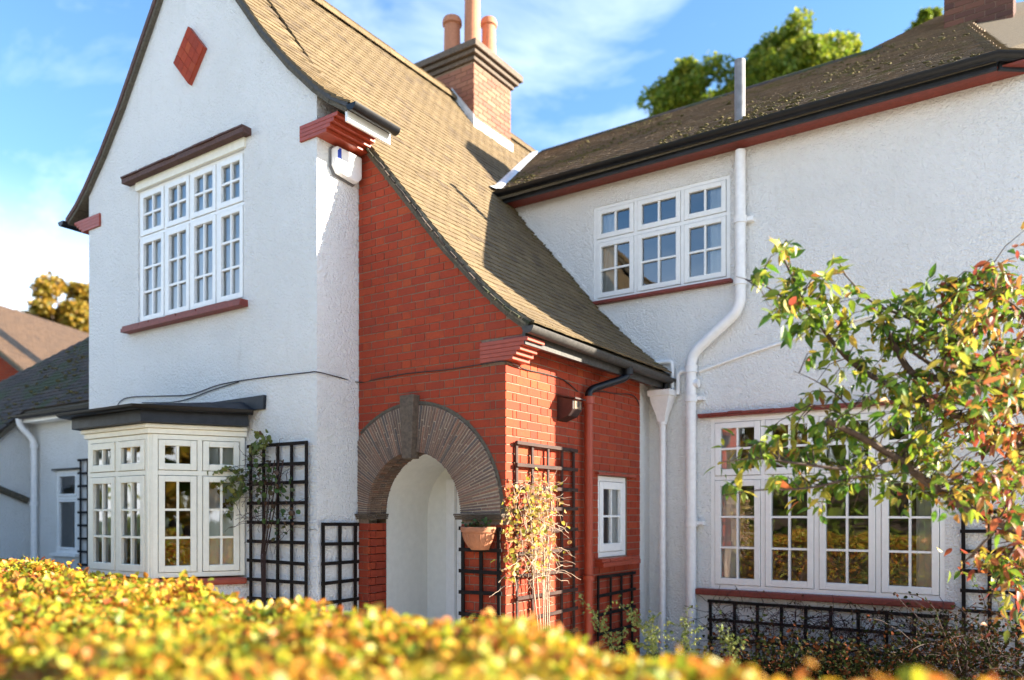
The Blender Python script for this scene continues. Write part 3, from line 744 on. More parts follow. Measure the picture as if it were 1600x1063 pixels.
mbr = slab(ZCAT, 1, 5.40, ymaxcat, .075, .02); mbf = slab(ZF, 1, 4.85, 5.3995, .07, .02); mbl = slab(ZF, -1, 4.85, 12.3, .07, .02)
for q in (mbf, mbl): mbr.add(q.v, q.f)
main_roof = obj('main_roof', mbr, M['dark_mortar'], house, 'steep tan plain tiled roof sweeping down over the porch')
TW, TG, TL, TT = .166, .100, .175, .017
tv = [(-TW/2 + .001, 0, 0), (TW/2 - .001, 0, 0), (TW/2 - .001, TL, 0), (-TW/2 + .001, TL, 0)]
tmb = MB()     # one plain tile: x across, y up the slope, slightly cambered
cam_ = .003
for i, x in enumerate((-TW/2 + .0012, 0, TW/2 - .0012)):
    h = cam_ if i == 1 else 0
    tmb.v += [(x, 0, h), (x, TL, h), (x, 0, h + TT), (x, TL, h + TT)]
for i in range(2):
    a = 4*i; tmb.f += [(a+2, a+6, a+7, a+3), (a, a+1, a+5, a+4), (a, a+4, a+6, a+2), (a+1, a+3, a+7, a+5)]
tmb.f += [(0, 2, 3, 1), (8, 9, 11, 10)]
tile_me = {}
def tile_mesh(mat):
    if mat not in tile_me: tile_me[mat] = mesh_of('tile', tmb.v, tmb.f, M[mat])
    return tile_me[mat]
TILES = []
def tile_course(origin_fn, across, ups, nrm, k, u0, u1, store, jitter=.004):
    e = u0 - TW/2; us = [(e + TW*.75, 1.5)] if k % 2 else [(e + TW*.5, 1.0)]
    u = e + TW*(2.0 if k % 2 else 1.5)
    while u < u1 + .001: us.append((u, 1.0)); u += TW
    for u, ws_ in us:
        o = origin_fn(u); tilt = .085 + random.uniform(-.012, .014)
        up = (ups - nrm * tilt).normalized(); nn = across.cross(up)
        rr_ = random.uniform(-.012, .012); ac = (across + up*rr_).normalized()
        up2 = nn.cross(ac)
        Mx = Matrix((ac*ws_, up2, nn)).transposed().to_4x4(); Mx.translation = o + nrm*random.uniform(0, .003) + up*random.uniform(-jitter, jitter)
        store.append(Mx)
def polyline_at(pts, s):
    for a, b in zip(pts, pts[1:]):
        l = (b - a).length
        if s <= l: return a + (b-a)*(s/l), (b-a)/l
        s -= l
    return None, None
def roof_tiles(P, sgn, y0, ymax, store, kmin=0, smax=99):
    pts = profile_pts(P, sgn)[::-1]; s = -.035; k = 0
    while True:
        p, t = polyline_at(pts, max(s, 0))
        if p is None or s > smax: break
        if s < 0: p = pts[0] + (pts[1]-pts[0]).normalized()*s
        # smooth direction
        p2, _ = polyline_at(pts, max(s, 0) + TL); 
        if p2 is not None: t = (p2 - p).normalized()
        n = V((-t.z*sgn*-1, 0, 0)); n = V((t.z*sgn, 0, -t.x*sgn)); n = n if n.z > 0 else -n
        ac = t.cross(n)                    # across so that across x up = normal
        yl = ymax(p.z) if callable(ymax) else ymax
        if ac.y > 0: tile_course(lambda u: V((p.x, u, p.z)) + n*.006, ac, t, n, k, y0 + TW/2, yl - .02, store)
        else: tile_course(lambda u: V((p.x, u, p.z)) + n*.006, ac, t, n, k, y0 + TW/2, yl - .02, store)
        s += TG; k += 1
cat_t, fr_t, lf_t = [], [], []
roof_tiles(ZCAT, 1, 5.392, ymaxcat, cat_t); roof_tiles(ZF, 1, 4.83, 5.34, fr_t); roof_tiles(ZF, -1, 4.85, 12.2, lf_t)
fr_t = [m_ for m_ in fr_t if m_.translation.z < 7.9]
def tview(m_):
    v_ = m_.translation - campos; return abs(v_.normalized().dot(m_.to_3x3() @ V((0, 0, 1)))) / v_.length_squared
def lay(mats, parent, mat, nind, stuffname='tiles'):
    mats = sorted(mats, key=lambda m_: -tview(m_))
    for m_ in mats[:nind]: inst('tile', tile_mesh(mat), parent, m_)
    V0 = np.array(tmb.v); nv = len(V0); vs_, fs_ = [], []
    for i, m_ in enumerate(mats[nind:]):
        A = np.array(m_.to_3x3()); vs_.append(V0 @ A.T + np.array(m_.translation)); fs_ += [tuple(i*nv + q for q in f) for f in tmb.f]
    if vs_:
        mb = MB(); mb.v = np.concatenate(vs_).tolist(); mb.f = fs_; obj(stuffname, mb, M[mat], parent, kind='stuff')
def inframe(m_):
    p = m_.translation; c, s = math.cos(YAW), math.sin(YAW); dd = -s*p.x + c*p.y; rr_ = c*p.x + s*p.y
    x, y = PX0 + F*rr_/dd, YH - F*(p.z-ZC)/dd; return 0 < x < 1600 and 0 < y < 1063
cat_in = [m_ for m_ in cat_t if inframe(m_)]; cat_out = [m_ for m_ in cat_t if not inframe(m_)]
lay(cat_in + [], main_roof, 'roof_tile', 300); lay(cat_out + fr_t + lf_t, main_roof, 'roof_tile', 0)
# ridge tiles
rt = MB(); y = 4.83
while y < 11.7:
    rt.lathe((0, 0, 0), [(1, 0)], 1) if False else None
    prof = [V((XR + .13*math.cos(a), 0, 7.80 + .13*math.sin(a))) for a in np.linspace(0, math.pi, 9)]
    b0 = len(rt.v); rt.v += [(q.x, y, q.z) for q in prof] + [(q.x, y + .295, q.z) for q in prof]
    rt.f += [(b0+i, b0+i+1, b0+i+10, b0+i+9) for i in range(8)]; y += .30
obj('ridge_tiles', rt, M['roof_tile'], main_roof, kind='stuff')
# verge: mortar and undercloak edge seen from below
def verge(P, sgn, y, name, mat, dz=.02, th=.05):
    mb = MB(); pts = profile_pts(P, sgn)
    for a, b in zip(pts, pts[1:]):
        n = V((-(b.z-a.z), 0, b.x-a.x)).normalized(); n = n if n.z > 0 else -n
        mb.prism([V((a.x, y, a.z)) - n*(dz+th), V((b.x, y, b.z)) - n*(dz+th), V((b.x, y, b.z)) - n*dz, V((a.x, y, a.z)) - n*dz], (0, .055, 0))
    return obj(name, mb, M[mat], main_roof)
verge([p for p in ZCAT if p[0] > 1.3], 1, 5.388, 'verge', 'verge_mortar', -.010, .055); verge(ZF, 1, 4.838, 'verge', 'weathered_gutter', -.002, .035); verge(ZF, -1, 4.838, 'verge', 'brown_tile_edge', -.018, .05)
vt = MB()      # ragged tile ends along the porch verge
pts = profile_pts([p for p in ZCAT if p[0] > 1.9], 1)[::-1]; s = 0
while True:
    p, t = polyline_at(pts, s)
    if p is None: break
    n = V((-t.z, 0, t.x)); n = n if n.z > 0 else -n
    vt.obox(V((p.x, 5.366 + random.uniform(-.02, .012), p.z)) - n*random.uniform(.026, .034), t*random.uniform(.07, .092), V((0, .10, 0)), n*random.uniform(.014, .022)); s += TG
obj('verge_tiles', vt, M['dark_tile'], main_roof, kind='stuff')
# gutters and fascias of the main roof
f = MB(); f.box((-3.585, 5.40, 2.995), (-3.555, 8.28, 3.10)); obj('fascia', f, M['weathered_gutter'], main_roof)
f = MB(); f.box((XB - .02, 5.41, 3.056), (-3.586, 8.28, 3.075)); obj('soffit', f, M['red_paint'], main_roof)
gutter('gutter', [(-3.495, 5.34, 3.125), (-3.495, 8.29, 3.10)], .058, 'weathered_gutter', main_roof)
gutter('gutter', [(-4.985, 4.83, 5.15), (-4.985, 5.40, 5.147)], .058, 'black_plastic', main_roof)
f = MB(); f.box((-5.085, 4.86, 5.03), (-5.055, 5.40, 5.12)); obj('fascia', f, M['white_paint'], main_roof)
gutter('gutter', [(-9.92, 4.80, 5.15), (-9.92, 12.2, 5.12)], .06, 'black_plastic', main_roof)

# wing roof
CE = V((-.38, 7.97, 5.585)); PK = V((-1.30, 14.3, 9.57))
wz = lambda y: 5.6 + WS_*(y - 8.0)
wr = MB(); hx = lambda y: CE.x - .118*(y - 7.97)
vall = [V((-5.74, 7.94, wz(7.94))), V((-6.40, 9.35, wz(9.35))), V((XR, 11.6, 7.88))]
top = [V((XR, 11.6, 7.88)), V((-2.04, 11.6, 7.88)), PK]
poly = vall[:2] + top + [CE]
nw = V((0, -WS_, 1)).normalized()
wr.prism([p - nw*.02 for p in poly], -nw*.06)
wing_roof = obj('wing_roof', wr, M['dark_mortar'], house, 'low mossy brown tiled roof over the right hand wing')
# back slopes and the canted slope
q1 = CE + cv*6.0
bs = MB(); bs.add([CE, q1, V((2.6, 15.0, 9.3)), PK], [(0, 1, 2, 3)]); canted = obj('canted_roof', bs, M['roof_tile'], house, 'sunlit tan roof slope at the far right end')
bs = MB(); bs.add([V((XR, 11.6, 7.86)), V((-2.04, 11.6, 7.86)), V((-2.04, 15.2, 5.6)), V((XR, 15.2, 5.6))], [(0, 1, 2, 3)])
bs.add([V((-2.04, 11.6, 7.86)), V((-1.3, 14.3, 9.55)), V((-1.3, 18, 6)), V((-2.04, 15.2, 5.6))], [(0, 1, 2, 3)]); obj('back_slope', bs, M['dark_tile'], wing_roof)
wt_ = []
up = V((0, 1, WS_)).normalized(); s = -.03; k = 0
while True:
    y = 7.97 + s*up.y; z = wz(y)
    if y > 14.0: break
    xl = XR + inv(ZCAT, z) + .06 if z < 7.88 else -2.0 + (y - 11.6)/3.65 - .1
    xr = hx(y)
    if xr - xl > .1: tile_course(lambda u: V((u, y, z)) + nw*.004, V((1, 0, 0)), up, nw, k, xl + .02, xr - .05, wt_)
    s += TG; k += 1
lay(wt_, wing_roof, 'mossy_tile', 0)
cup = (PK - CE) - cv*((PK - CE).dot(cv)); cln = cup.length; cup.normalize(); cnrm = cv.cross(cup); ctl = []; s = .0; k = 0
while s < cln - .1:
    o_ = CE + cup*s; xl = (PK - CE).dot(cv)*s/cln; tile_course(lambda u: o_ + cv*u + cnrm*.006, cv, cup, cnrm, k, xl + .09, 5.6 - s*.1, ctl); s += TG; k += 1
lay(ctl, canted, 'roof_tile', 0)
# moss clumps, thickest along the lower courses
import bmesh
mo = MB(); bm_ = bmesh.new(); bmesh.ops.create_icosphere(bm_, subdivisions=1, radius=1); iv = np.array([v_.co[:] for v_ in bm_.verts]); jf = [tuple(v_.index for v_ in f_.verts) for f_ in bm_.faces]; bm_.free()
def clump(mb, p, n, r_):
    sc = np.array([r_*random.uniform(.7, 1.5), r_*random.uniform(.7, 1.5), r_*random.uniform(.35, .6)])
    v_ = iv * (1 + rng.uniform(-.25, .25, (len(iv), 1))) * sc; b = len(mb.v); mb.v += (v_ + np.array(p)).tolist(); mb.f += [tuple(b + i for i in f_) for f_ in jf]
for i in range(2400):
    y = 7.97 + 3.6*random.random()**1.5; z = wz(y); x = random.uniform(XR + inv(ZCAT, z) + .1, hx(y) - .1)
    if math.sin(x*2.1 + 1.3*math.sin(y*1.7)) + math.sin(x*5.3 + y*3.1)*.6 + random.uniform(-.8, .8) < .25: continue
    clump(mo, V((x, y, z + .022)), nw, random.uniform(.008, .030))
obj('moss', mo, M['moss'], wing_roof, kind='stuff')
mo = MB()   # moss in the shade where the porch roof meets the wall
for i in range(420):
    o = random.uniform(1.7, 3.9); y = YW - .02 - abs(random.gauss(0, .16)); clump(mo, V((XR + o, y, interp(ZCAT, o) + .02)), None, random.uniform(.008, .022))
obj('moss', mo, M['moss'], main_roof, kind='stuff')
rt = MB(); x = XR + .2
while x < -2.1:
    prof = [V((0, 11.6 + .13*math.cos(a), 7.78 + .13*math.sin(a))) for a in np.linspace(0, math.pi, 9)]
    b0 = len(rt.v); rt.v += [(x, q.y, q.z) for q in prof] + [(x + .295, q.y, q.z) for q in prof]
    rt.f += [(b0+i+9, b0+i+10, b0+i+1, b0+i) for i in range(8)]; x += .30
obj('ridge_tiles', rt, M['dark_tile'], wing_roof, kind='stuff')
# valley lead and step flashing
vl = MB(); P = [V((-5.73, 7.90, 5.615))] + [V((XR + inv(ZCAT, wz(y)) + .02, y, wz(y) + .035)) for y in np.linspace(8.05, 11.55, 14)]
for a, b in zip(P, P[1:]):
    vl.add([a + V((-.10, -.05, .015)), b + V((-.10, -.05, .015)), b + V((.0, 0, .05)), a + V((.0, 0, .05)), a + V((.07, .02, .01)), b + V((.07, .02, .01))], [(0, 1, 2, 3), (3, 2, 5, 4)])
obj('valley_flashing', vl, M['lead'], wing_roof, 'pale lead flashing in the valley between the two roofs', smooth=True)
fl = MB()
for a, b in zip(ZCAT[4:], ZCAT[5:]):
    fl.prism([V((XR + a[0], YW - .012, a[1] + .01)), V((XR + b[0], YW - .012, b[1] + .01)), V((XR + b[0], YW - .012, b[1] + .085)), V((XR + a[0], YW - .012, a[1] + .085))], (0, .012, 0))
obj('cement_fillet', fl, M['white_render'], wing_roof)
# wing eaves
f = MB(); f.box((-5.75, 8.035, 5.468), (CE.x, 8.065, 5.565)); obj('fascia', f, M['black_felt'], wing_roof)
f = MB(); f.box((-5.70, 8.0655, 5.49), (XC + .02, YW + .02, 5.506)); obj('soffit', f, M['red_paint'], wing_roof)
gutter('gutter', [(-5.80, 7.965, 5.585), (CE.x, 7.965, 5.57), tuple(CE + cv*5.5 + V((.03, -.05, -.02)))], .06, 'black_plastic', wing_roof)
f = MB(); f.obox(CE + V((.02, .08, -.118)), cv*5.5, V((-.6, .8, 0))*.03, V((0, 0, .11))); obj('fascia', f, M['black_felt'], canted)
f = MB(); f.prism([V((XC, YW + .0, 5.488)), V((CE.x + .02, 8.06, 5.488)), CE + cv*5.5 + V((0, .09, -.097)), V((XC, YW, 5.488)) + cv*5.3], (0, 0, .012)); obj('soffit', f, M['red_paint'], canted)

# ------------------------------------------------------------------ chimneys
def brick_stack(core, parent, x0, x1, y0, y1, z0, z1, mat='chimney_brick'):
    mb = MB(); z = z0; k = 0
    while z < z1 - .06:
        for face in range(4):
            a0, a1 = (x0, x1) if face % 2 == 0 else (y0, y1); u = a0 - (.11 if k % 2 else 0)
            while u < a1:
                a, b = max(u, a0), min(u + .215, a1)
                if b - a > .03:
                    if face == 0: mb.box((a, y0 - .008, z), (b, y0 + .02, z + .065))
                    elif face == 2: mb.box((a, y1 - .02, z), (b, y1 + .008, z + .065))
                    elif face == 1: mb.box((x1 - .02, a, z), (x1 + .008, b, z + .065))
                    else: mb.box((x0 - .008, a, z), (x0 + .02, b, z + .065))
                u += .225
        z += .075; k += 1
    obj('brickwork', mb, M[mat], parent, kind='stuff')
s = MB(); s.box((-7.94, 9.3, 6.6), (-7.04, 10.26, 8.36)); ch = obj('chimney', s, M['mortar'], house, 'brick chimney with three pots on the main ridge')
brick_stack(s, ch, -7.94, -7.04, 9.3, 10.26, 6.7, 8.30)
for q, (e, z0, z1) in enumerate(((.045, 8.30, 8.365), (.10, 8.367, 8.43), (.15, 8.432, 8.53))):
    s = MB(); s.box((-7.94 - e, 9.3 - e, z0), (-7.04 + e, 10.26 + e, z1)); obj('cap', s, M['stone'], ch, bevel=.01)
s = MB(); s.prism([(-7.86, 9.38, 8.531), (-7.12, 9.38, 8.531), (-7.12, 10.18, 8.531), (-7.86, 10.18, 8.531)], (0, 0, .06)); obj('flaunching', s, M['dark_mortar'], ch, bevel=.03)
for (x, y, h, r_) in ((-7.70, 9.62, .74, .145), (-7.38, 9.72, 1.12, .14), (-7.3, 10.04, .80, .125)):
    s = MB(); s.lathe((x, y, 8.58), [(r_*1.15, 0), (r_*1.1, .05), (r_*.92, .10), (r_*.85, h - .12), (r_*1.05, h - .10), (r_*1.05, h - .04), (r_*.92, h), (r_*.7, h), (r_*.7, h - .2), (0, h - .2)], 18); obj('pot', s, M['terracotta'], ch, smooth=True)
s = MB()       # lead flashing: front apron and stepped side
fz = lambda x: interp(ZCAT, x - XR)
s.box((-7.45, 9.27, 7.76), (-7.035, 9.292, 7.9)) if False else None
s.prism([V((-7.44, 9.288, 7.86)), V((-7.02, 9.288, fz(-7.02) + .01)), V((-7.02, 9.288, fz(-7.02) + .20)), V((-7.44, 9.288, 8.02))], (0, -.012, 0))
s.box((-7.03, 9.276, fz(-7.03) - .05), (-7.015, 10.30, fz(-7.03) + .14))
obj('flashing', s, M['lead'], ch)
# far right chimney, cut by the frame
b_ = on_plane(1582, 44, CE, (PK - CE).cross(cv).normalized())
s = MB(); s.box((b_.x - .74, b_.y, b_.z - 1.2), (b_.x, b_.y + .9, b_.z + 1.5)); c2 = obj('chimney', s, M['mortar'], house, 'shade-dark brick chimney at the top right corner')
brick_stack(s, c2, b_.x - .74, b_.x, b_.y, b_.y + .9, b_.z - 1.1, b_.z + 1.45, 'shaded_brick')
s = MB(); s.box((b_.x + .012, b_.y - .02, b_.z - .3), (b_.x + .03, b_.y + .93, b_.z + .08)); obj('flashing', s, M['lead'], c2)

# ------------------------------------------------------------------ left extension and its roof
YE = 5.8
ext = thing('extension', 'low white extension with dark mossy roof left of the gable', 'extension', (-12.0, 6.5, 0))
_h = house; house = ext
XE = -12.85
EW = (-12.11, -11.49, 1.03, 2.225)
columns_wall('front_wall', (0, YE, 0), (1, 0, 0), (0, -1, 0), [XE, XL - .001], lambda x: 3.12, [EW], .25, 'old_render')
columns_wall('side_wall', (XE, 0, 0), (0, 1, 0), (1, 0, 0), [3.2, YE], lambda y: 3.05 + (y - 5.6)*.78, [], .25, 'old_render')
ew = window('window', 'narrow white two light window in the extension', (0, YE, 0), (1, 0, 0), (0, -1, 0), *EW, [], [1.83], [(1, 1), (1, 1)], inset=.02, sw=.03)
s = MB(); s.box((-12.17, YE - .07, .985), (-11.42, YE - .001, 1.025)); obj('sill', s, M['white_paint'], ew)
s = MB(); s.box((-12.17, YE - .04, 2.235), (-11.42, YE - .001, 2.26)); obj('lintel', s, M['weathered_gutter'], ew)
rn = V((0, -1, 1)).normalized()
a = on_plane(139, 531, (0, 5.62, 3.12), (0, -1, 1)); b = on_plane(-60, 632, (0, 5.62, 3.12), (0, -1, 1))
er = MB(); pl_ = [V((XE + .1, 5.62, 3.12)), V((XL - .35, 5.62, 3.12)), V((XL - .35, 8.1, 5.6)), a, b, V((-15.8, 3.9, 1.40)), V((XE + .1, 3.9, 1.40))]
er.prism([p - rn*.015 for p in pl_], -rn*.07); eroof = obj('roof', er, M['dark_mortar'], ext)
et = []; up = V((0, 1, 1)).normalized(); s_ = -.03; k = 0
while True:
    y = 3.9 + s_*up.y; z = 3.12 + (y - 5.62)
    if y > 7.9: break
    xr = XE + .1 if y < 5.62 else XL - .36
    d = b - a; xl = -15.8 if y < b.y else b.x + (a.x - b.x)*(y - b.y)/(a.y - b.y)
    if xr > xl + .1: tile_course(lambda u: V((u, y, z)) + rn*.004, V((1, 0, 0)), up, rn, k, xl, xr - .02, et, .008)
    s_ += TG; k += 1
lay(et, eroof, 'dark_tile', 0)
mo = MB()
for i in range(500):
    y = random.uniform(4.2, 7.3); x = random.uniform(-14, XL - .4) if y > 5.62 else random.uniform(-15, XE)
    d = b - a; xl = b.x + (a.x - b.x)*(y - b.y)/(a.y - b.y)
    if x > xl: clump(mo, V((x, y, 3.12 + y - 5.62 + .03)), None, random.uniform(.015, .045))
obj('moss', mo, M['moss'], eroof, kind='stuff')
gutter('gutter', [(XE + .0, 5.55, 3.06), (XL - .1, 5.55, 3.04)], .055, 'black_plastic', eroof)
f = MB(); f.box((XE + .1, 5.60, 2.96), (XL - .01, YE - .003, 3.05)); obj('fascia', f, M['white_paint'], eroof)
cp = MB(); cp.tube([(XE + .04, 4.6, 2.32), (XE + .04, 5.30, 1.98), (XE + .05, 5.72, 1.80)], .05, 8); obj('coping', cp, M['flint_cap'], ext, smooth=True)
house = _h

# ------------------------------------------------------------------ pipes and small fixtures
def pipe_thing(name, label, cat, segs, loc):
    """segs: list of (part name, MB, material)"""
    t = thing(name, label, cat, loc)
    for nm, mb, mt in segs: obj(nm, mb, M[mt], t, smooth=True)
    return t
def bend(pts, r_, n=5):
    """round the corners of a polyline"""
    pts = [V(p) for p in pts]; out = [pts[0]]
    for i in range(1, len(pts) - 1):
        a, b, c = pts[i-1], pts[i], pts[i+1]; l1 = min(r_, (a-b).length*.49); l2 = min(r_, (c-b).length*.49)
        p, q = b + (a-b).normalized()*l1, b + (c-b).normalized()*l2
        for k in range(n + 1): t = k/n; out.append(p*(1-t)**2 + b*2*t*(1-t) + q*t*t)
    out.append(pts[-1]); return out
def collar(p, r_, h=.05, d=V((0, 0, 1))):
    mb = MB(); p = V(p); d = V(d).normalized(); mb.tube([p - d*h*.5, p - d*h*.48, p - d*h*.2, p + d*h*.2, p + d*h*.48, p + d*h*.5], [r_*.9, r_*1.18, r_*1.14, r_*1.14, r_*1.22, r_*.9], 16); return mb
yp = YW - .085
sp = [(-2.695, yp, 5.43), (-2.695, yp, 3.76), (-3.24, yp, 3.335), (-3.24, yp, 0)]
body = MB(); body.tube(bend(sp, .13), .056, 16)
vent = MB(); vent.tube([(-2.72, YW - .02, 5.70), (-2.72, YW - .02, 6.42)], .056, 14)
segs = [('pipe', body, 'white_plastic'), ('vent', vent, 'grey_pipe')]
for z, x in ((4.70, -2.695), (4.05, -2.695), (3.18, -3.24), (2.86, -3.24), (1.50, -3.24)): segs.append(('collar', collar((x, yp, z), .058, .075), 'white_plastic'))
cl_ = MB()
for x, z in ((-2.695, 4.70), (-3.24, 1.50), (-3.24, 2.86)): cl_.box((x + .055, yp + .01, z - .02), (x + .13, YW, z + .02))
segs.append(('bracket', cl_, 'white_plastic'))
st = MB(); st.tube([(-3.24, yp, 3.02), (-3.15, yp, 3.02)], .045, 12); segs.append(('side_branch', st, 'white_plastic'))
pipe_thing('soil_pipe', 'thick white soil pipe with a dog-leg bend and grey vent above the eaves', 'pipe', segs, (-3.24, yp, 0))
# hopper and downpipe
hp = MB(); hx_, hy = -3.555, YW - .13
def rectloft(mb, cx, cy, rows):
    b0 = len(mb.v)
    for (z, w, d) in rows: mb.v += [(cx - w, cy - d, z), (cx + w, cy - d, z), (cx + w, cy + d, z), (cx - w, cy + d, z)]
    for i in range(len(rows) - 1):
        for k in range(4): a = b0 + 4*i + k; b = b0 + 4*i + (k+1) % 4; mb.f.append((a, b, b + 4, a + 4))
rectloft(hp, hx_, hy, [(2.945, .12, .10), (2.975, .125, .105), (2.975, .105, .085), (2.85, .09, .075)][::-1][1:] if False else [(2.62, .045, .045), (2.68, .05, .05), (2.78, .085, .075), (2.90, .115, .095), (2.905, .13, .105), (2.965, .135, .11), (2.965, .12, .095), (2.90, .1, .08)])
dp = MB(); dp.tube([(hx_, hy, 2.64), (hx_, hy, 0)], .036, 14)
segs = [('hopper', hp, 'white_plastic'), ('pipe', dp, 'white_plastic'), ('collar', collar((hx_, hy, 2.62), .042, .06), 'white_plastic')]
w1 = MB(); w1.tube(bend([(-3.68, YW - .0, 3.30), (-3.68, YW - .05, 3.30), (-3.47, YW - .05, 3.30), (-3.47, YW - .05, 2.92)], .05), .023, 10); segs.append(('waste_pipe', w1, 'white_plastic'))
w2 = MB(); w2.tube(bend([(-3.24, YW - .09, 3.17), (-3.40, YW - .06, 3.17), (-3.40, YW - .06, 2.92)], .06), .023, 10); segs.append(('waste_pipe', w2, 'white_plastic'))
gsp = MB(); gsp.tube([(-3.52, 8.20, 3.08), (-3.54, 8.19, 2.93)], .034, 10); segs.append(('gutter_outlet', gsp, 'black_plastic'))
pipe_thing('drainpipe', 'slim white downpipe with rainwater hopper in the corner by the brick porch', 'pipe', segs, (hx_, hy, 0))
# red downpipe with black swan neck
rx = XB + .075
rp = MB(); rp.tube([(rx, 6.72, 2.73), (rx, 6.72, 0)], .043, 14)
sn = MB(); sn.tube(bend([(-3.495, 7.18, 3.08), (-3.495, 7.18, 2.97), (rx, 6.72, 2.80), (rx, 6.72, 2.70)], .09), .037, 12)
oc = collar((-3.495, 7.18, 3.03), .045, .08)
pipe_thing('drainpipe', 'red painted downpipe with black swan neck on the brick side wall', 'pipe',
           [('pipe', rp, 'red_pipe_paint'), ('swan_neck', sn, 'black_plastic'), ('outlet', oc, 'black_plastic'), ('collar', collar((rx, 6.72, 2.70), .05, .07), 'red_pipe_paint'), ('collar', collar((rx, 6.72, .98), .05, .05), 'red_pipe_paint')], (rx, 6.72, 0))
# extension downpipe
dp = MB(); dp.tube(bend([(XE + .15, 5.55, 3.02), (XE + .15, 5.56, 2.92), (XE + .22, YE - .07, 2.70), (XE + .22, YE - .07, 0)], .08), .045, 12)
pipe_thing('drainpipe', 'white downpipe on the low extension at far left', 'pipe', [('pipe', dp, 'white_plastic'), ('collar', collar((XE + .22, YE - .07, 2.62), .05, .06), 'white_plastic'), ('collar', collar((XE + .22, YE - .07, 1.75), .05, .06), 'white_plastic')], (XE + .2, YE - .07, 0))
# conduit across the wing wall
cp = MB(); cp.tube([(-3.17, YW - .02, 3.16), (-2.6, YW - .02, 3.30), (-1.75, YW - .02, 3.48), (XC - .02, YW - .02, 3.70)], .014, 8)
tag(obj('conduit', cp, M['white_plastic'], smooth=True), 'thin white pipe running across the wall behind the tree', 'pipe')
# alarm box
A = MB(); y0, y1, z0, z1 = 5.04, 5.40, 4.715, 5.0
A.prism([(XG + .001, y0, z0 + .09), (XG + .001, y0 + .05, z0 + .02), (XG + .001, y1 - .06, z0), (XG + .001, y1, z0 + .07), (XG + .001, y1, z1), (XG + .001, y0 + .03, z1), (XG + .001, y0, z1 - .03)], (.012, 0, 0))
al = obj('alarm_box', A, M['grey_pipe']); tag(al, 'white burglar alarm box with blue end on the sunny return wall', 'alarm box')
A = MB(); A.prism([(XG + .014, y0 + .012, z0 + .10), (XG + .014, y0 + .06, z0 + .035), (XG + .014, y1 - .065, z0 + .012), (XG + .014, y1 - .012, z0 + .075), (XG + .014, y1 - .012, z1 - .012), (XG + .014, y0 + .04, z1 - .012), (XG + .014, y0 + .012, z1 - .03)], (.075, 0, 0)); obj('cover', A, M['white_plastic'], al, bevel=.018)
A = MB(); A.prism([(XG + .0895, y0 + .03, z0 + .11), (XG + .0895, y0 + .075, z0 + .07), (XG + .0895, y0 + .075, z1 - .03), (XG + .0895, y0 + .055, z1 - .03), (XG + .0895, y0 + .03, z1 - .06)], (.004, 0, 0)); obj('blue_lens', A, M['blue_plastic'], al, bevel=.003)
# bird box on the side wall
A = MB(); A.prism([(XB + .002, 6.25, 2.46), (XB + .12, 6.25, 2.50), (XB + .17, 6.25, 2.56), (XB + .17, 6.25, 2.645), (XB + .002, 6.25, 2.69)], (0, .17, 0)); bb = obj('bird_box', A, M['wood_box'], bevel=.004); tag(bb, 'small dark wooden bird box fixed to the sunlit brick side wall', 'bird box')
A = MB(); A.prism([(XB + .003, 6.235, 2.692), (XB + .205, 6.235, 2.648), (XB + .205, 6.235, 2.662), (XB + .003, 6.235, 2.706)], (0, .2, 0)); obj('lid', A, M['wood_box'], bb)
A = MB(); A.box((XB + .1705, 6.275, 2.565), (XB + .176, 6.395, 2.64)); obj('front_panel', A, M['pale_wood'], bb)
A = MB(); A.tube([(XB + .17, 6.335, 2.61), (XB + .179, 6.335, 2.61)], .026, 14); obj('entrance_hole', A, M['cable_black'], bb)
# cables
def cable(pts, r_, label):
    mb = MB(); P = [V(p) for p in pts]; S = []
    for i in range(len(P) - 1):
        p0, p1, p2, p3 = P[max(i-1, 0)], P[i], P[i+1], P[min(i+2, len(P)-1)]
        for k in range(6):
            t = k/6; S.append(.5*((2*p1) + (p2-p0)*t + (2*p0-5*p1+4*p2-p3)*t*t + (3*p1-p0-3*p2+p3)*t**3))
    S.append(P[-1]); mb.tube(S, r_, 6); tag(obj('cable', mb, M['cable_black'], smooth=True), label, 'cable')
e = .012
cable([(-8.83, YG - e, 2.72), (-8.82, YG - e, 2.82), (-8.6, YG - e, 2.909), (-7.9, YG - e, 2.87), (-7.39, YG - e, 2.845), (-6.9, YG - e, 2.90), (-6.35, YG - e, 2.908), (-5.62, YG - e, 2.891), (XG + e, YG - e, 2.884), (XG + e, 5.15, 2.875), (XG + e, YA - e, 2.862), (-5.2, YA - e, 2.872), (-4.836, YA - e, 2.883), (-4.386, YA - e, 2.871), (-4.05, YA - e, 2.876), (XB + e, YA - e, 2.873), (XB + e, 5.7, 2.852), (XB + e, 6.026, 2.862), (XB + e, 6.35, 2.852), (XB + e, 6.63, 2.775)], .0055, 'long black cable sagging across the gable and the brick porch')
cable([(-8.3, YG - e, 2.83), (-7.6, YG - e, 2.79), (-7.0, YG - e, 2.86), (-6.6, YG - e, 2.90)], .005, 'thin cable looping just below the long one on the gable')
cable([(XB + e, 6.82, 2.79), (XB + e, 7.1, 2.84), (XB + e, 7.45, 2.86), (XB + e, 7.72, 2.892), (XB + e, 7.9, 2.88), (XB + e, 8.0, 2.80)], .006, 'short cable on the bricks right of the red downpipe')

